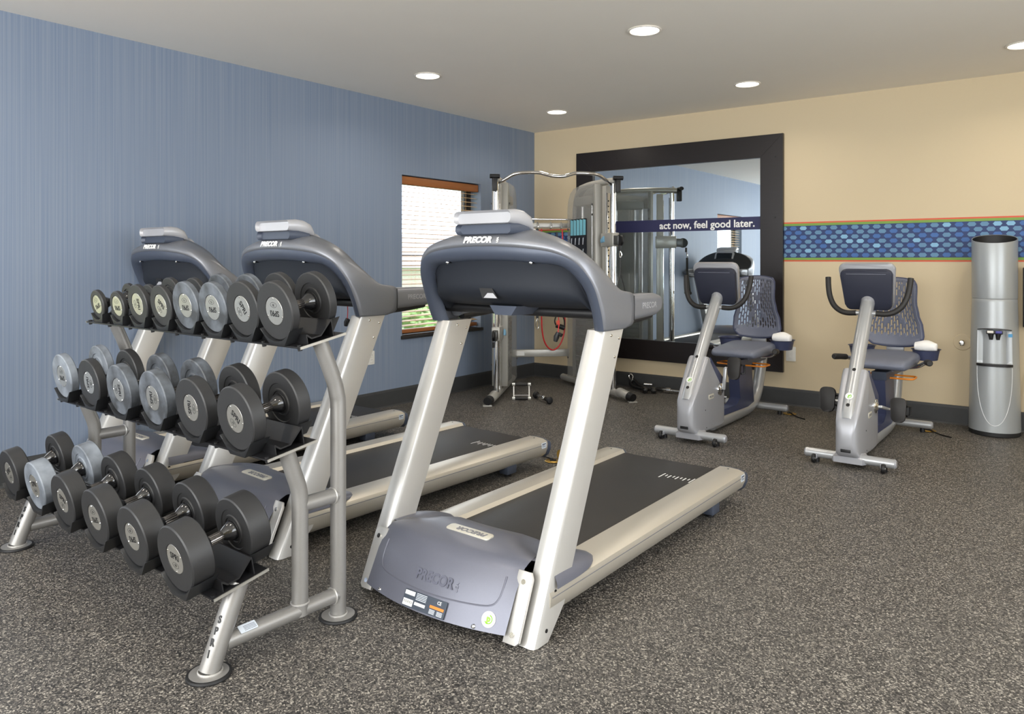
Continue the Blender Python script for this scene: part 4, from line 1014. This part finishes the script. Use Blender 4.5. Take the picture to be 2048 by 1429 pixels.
# instruction placard on the inner face of the right tower
Mp = axes((.605, 0, 0), Vector((-.277, .961, 0)), (0, 0, 1)); 
pm = axes(Mp @ Vector((.70, 1.44, -.0865)), -Vector((-.277, .961, 0)), (0, 0, 1))
pc = MB().prism(rrect(.34, .56, .012), -.002, .002, pm).build('placard', 'poster_dark', ft, smooth=False)
b = MB()
for k in range(5): b.mesh([pm @ Vector(v) for v in ((-.16 + .065 * k, .115, .003), (-.105 + .065 * k, .115, .003), (-.105 + .065 * k, .265, .003), (-.16 + .065 * k, .275, .003))], [(0, 1, 2, 3)])
b.build('placard_figures', 'poster_cyan', pc, smooth=False)['kind'] = 'stuff'
b = MB()
for r_ in range(2):
    for k in range(4): b.mesh([pm @ Vector((x, y, .003)) for x, y in ((-.15 + .08 * k, .02 - .11 * r_), (-.135 + .08 * k, .02 - .11 * r_), (-.125 + .08 * k, .09 - .11 * r_), (-.145 + .08 * k, .085 - .11 * r_))], [(0, 1, 2, 3)])
for r_ in range(9):
    for k in range(4): b.mesh([pm @ Vector((x, y, .003)) for x, y in ((-.15 + .08 * k, -.125 - .016 * r_), (-.095 + .08 * k, -.125 - .016 * r_), (-.095 + .08 * k, -.118 - .016 * r_), (-.15 + .08 * k, -.118 - .016 * r_))], [(0, 1, 2, 3)])
b.build('placard_print', 'sticker_pale', pc, smooth=False)['kind'] = 'stuff'
# things hanging on the machine
W3 = Matrix.Translation((1.107, -1.159, 0)) @ Matrix.Rotation(math.radians(45), 4, 'Z')
def place(o): o.matrix_world = W3; return o
f = along(1, .055)
hd = place(thing('cable_stirrup', 'black strap handle hanging from the right tower of the cable machine', 'handle'))
MB().tube(spline([(f.x - .01, f.y - .045, 1.39), (f.x + .004, f.y - .05, 1.36), (f.x - .008, f.y - .05, 1.325), (f.x - .018, f.y - .05, 1.36), (f.x - .01, f.y - .045, 1.39)], 3), .004, 6).build('carabiner', 'chrome', hd)
MB().bar((f.x - .008, f.y - .05, 1.33), (f.x - .008, f.y - .05, 1.18), .024, .006, 0, up=(1, 0, 0)).build('strap', 'ink', hd)
for q in (-1, 1): MB().bar((f.x - .008, f.y - .05, 1.185), (f.x - .008 + .058 * q, f.y - .06, .955), .022, .005, 0, up=(1, 0, 0)).build('strap', 'ink', hd)
MB().cyl((f.x - .078, f.y - .06, .95), (f.x + .062, f.y - .06, .95), .017, 14).build('grip', 'grip_black', hd)
rb = place(thing('resistance_band', 'red resistance tube looped from the cable machine hooks', 'resistance band'))
MB().tube(spline([(0.0, .925, 1.63), (0.0, .92, 1.1), (.0, .92, .70), (.012, .92, .53), (.05, .92, .42), (.12, .92, .37), (.19, .92, .42), (.238, .92, .55), (.245, .92, .75), (.235, .92, 1.1), (.22, .925, 1.62)], 5), .0075, 8).build('tube', 'red_cord', rb)
MB().bar((.16, .915, 1.60), (.185, .91, .72), .018, .005, 0, up=(0, -1, 0)).build('strap', 'ink', rb)
MB().tube(spline([(.178, .90, .78), (.135, .90, .68), (.16, .90, .62), (.225, .90, .60), (.235, .90, .68), (.19, .90, .78)], 4), .007, 8).build('cord_loop', 'ink', rb)
MB().tube([(.15, .895, .63), (.235, .895, .60)], .026, 12).build('foam_handle', 'ink', rb)
MB().box((.165, .875, .655), (.035, .006, .05)).build('tag', 'band_red', rb, smooth=False)
sp = place(thing('ankle_strap', 'black strap with steel clip hanging under the accessory bar', 'strap'))
MB().bar((-.045, .915, 1.63), (-.045, .915, .70), .028, .006, 0, up=(0, -1, 0)).build('webbing', 'ink', sp)
MB().tube(spline([(-.045, .912, .70), (-.030, .912, .66), (-.032, .912, .61), (-.045, .912, .59), (-.058, .912, .61), (-.060, .912, .66), (-.045, .912, .70)], 3), .0045, 8).build('clip', 'chrome', sp)

# ------------------------------------------------------------------ attachments lying on the floor
dh = thing('row_handle', 'chrome double row handle with two black grips standing on the floor', 'handle', (.755, -1.26, .018), math.radians(37.5))
for s in (-1, 1):
    MB().tube([(-.06, .02 * s, .062 + .062 * s), (-.03, .02 * s, .062 + .062 * s), (.03, .02 * s, .062 + .062 * s), (.06, .02 * s, .062 + .062 * s)], [.015, .018, .018, .015], 12).build('grip', 'grip_black', dh)
    for q in (-1, 1): MB().box((.074 * q, .02 * s, .062 + .062 * s), (.03, .03, .03), .005).build('end_block', 'plate_steel', dh)
for q in (-1, 1): MB().bar((.072 * q, -.02, .005), (.072 * q, .02, .12), .010, .006, 0, (0, 1, 0)).build('side_bar', 'chrome', dh)
MB().cyl((-.072, -.013, .026), (.072, -.013, .026), .005, 8).build('cross_rod', 'chrome', dh)
pb = thing('press_bar', 'short chrome pull down bar with black ball ends on the floor', 'bar', (.955, -1.20, 0), math.radians(-31))
MB().cyl((-.13, 0, .034), (.13, 0, .034), .013, 14).build('shaft', 'chrome', pb)
for s in (-1, 1):
    MB().tube([(.06 * s if s > 0 else -.10, 0, .034), (.145 * s, 0, .034)], .019, 12).build('grip', 'grip_black', pb)
    MB().lathe([(0, -.018), (.024, -.014), (.034, 0), (.024, .014), (0, .018)], 18, axes((.155 * s, 0, .034), (0, 1, 0), (0, 0, 1))).build('end_stop', 'ink', pb)
MB().lathe([(.014, -.012), (.022, -.01), (.022, .01), (.014, .012)], 14, axes((.02, 0, .034), (0, 1, 0), (0, 0, 1))).build('swivel', 'chrome', pb)
pr = thing('triceps_rope', 'black triceps rope with round ends lying by the baseboard', 'rope', (1.32, -.20, 0))
MB().tube(spline([(.19, -.05, .03), (.12, .0, .03), (.02, .05, .03), (-.06, .12, .05), (-.04, .15, .08), (.04, .10, .045), (.12, .06, .032), (.24, -.02, .03)], 5), .016, 10).build('rope', 'ink', pr)
for p in ((.20, -.06, .033), (.27, -.02, .033)): MB().lathe([(0, -.033), (.022, -.026), (.033, 0), (.022, .026), (0, .033)], 18, Matrix.Translation(p)).build('end_ball', 'bulb_black', pr)
MB().tube(spline([(-.05, .13, .08), (-.09, .14, .11), (-.08, .15, .14), (-.05, .15, .12), (-.05, .13, .08)], 3), .007, 8).build('clip', 'chrome', pr)
MB().cyl((.10, .11, .06), (.18, .13, .06), .012, 10).build('sleeve', 'chrome', pr)
sb = thing('pull_down_bar', 'long chrome pull down bar with black grips lying behind the rope', 'bar', (1.92, -.125, 0), math.radians(-2))
MB().cyl((-.34, 0, .03), (.38, 0, .03), .0135, 14).build('shaft', 'chrome', sb)
MB().lathe([(.014, -.03), (.024, -.026), (.027, 0), (.024, .026), (.014, .03)], 14, axes((-.22, 0, .03), (0, 1, 0), (0, 0, 1))).build('swivel', 'chrome', sb)
for a, c in ((-.02, .18), (-.35, -.28)): MB().cyl((a, 0, .03), (c, 0, .03), .019, 12).build('grip', 'grip_black', sb)
def floor_box(x, y, label, rz, lid):
    t = thing('floor_box', label, 'floor box', (x, y, 0), rz, 'brass floor power boxes')
    MB().lathe([(0, .001), (.050, .001), (.055, .004), (.050, .007), (0, .007)], 28).build('cover_ring', 'brass', t)
    MB().cyl((0, 0, .007), (0, 0, .012), .022, 14).build('plug', 'ink', t)
    if lid: MB().lathe([(0, 0), (.032, 0), (.034, .003), (0, .004)], 24, axes((.045, .01, .045), (0, 1, 0), (-.3, 0, 1))).build('flip_lid', 'brass', t)
    MB().tube(spline([(0, 0, .014), (-.05, .02, .012), (-.14, .05, .007), (-.24, .06, .007)], 4), .005, 6).build('lead', 'ink', t)
floor_box(2.20, -2.86, 'open brass floor power box between the treadmill ends', 0, True)
floor_box(2.95, -.40, 'brass floor power box behind the bike before the mirror', 2.6, False)
floor_box(3.99, -.40, 'brass floor power box behind the bike beside the cooler', 2.6, False)
bpy.context.view_layer.update()
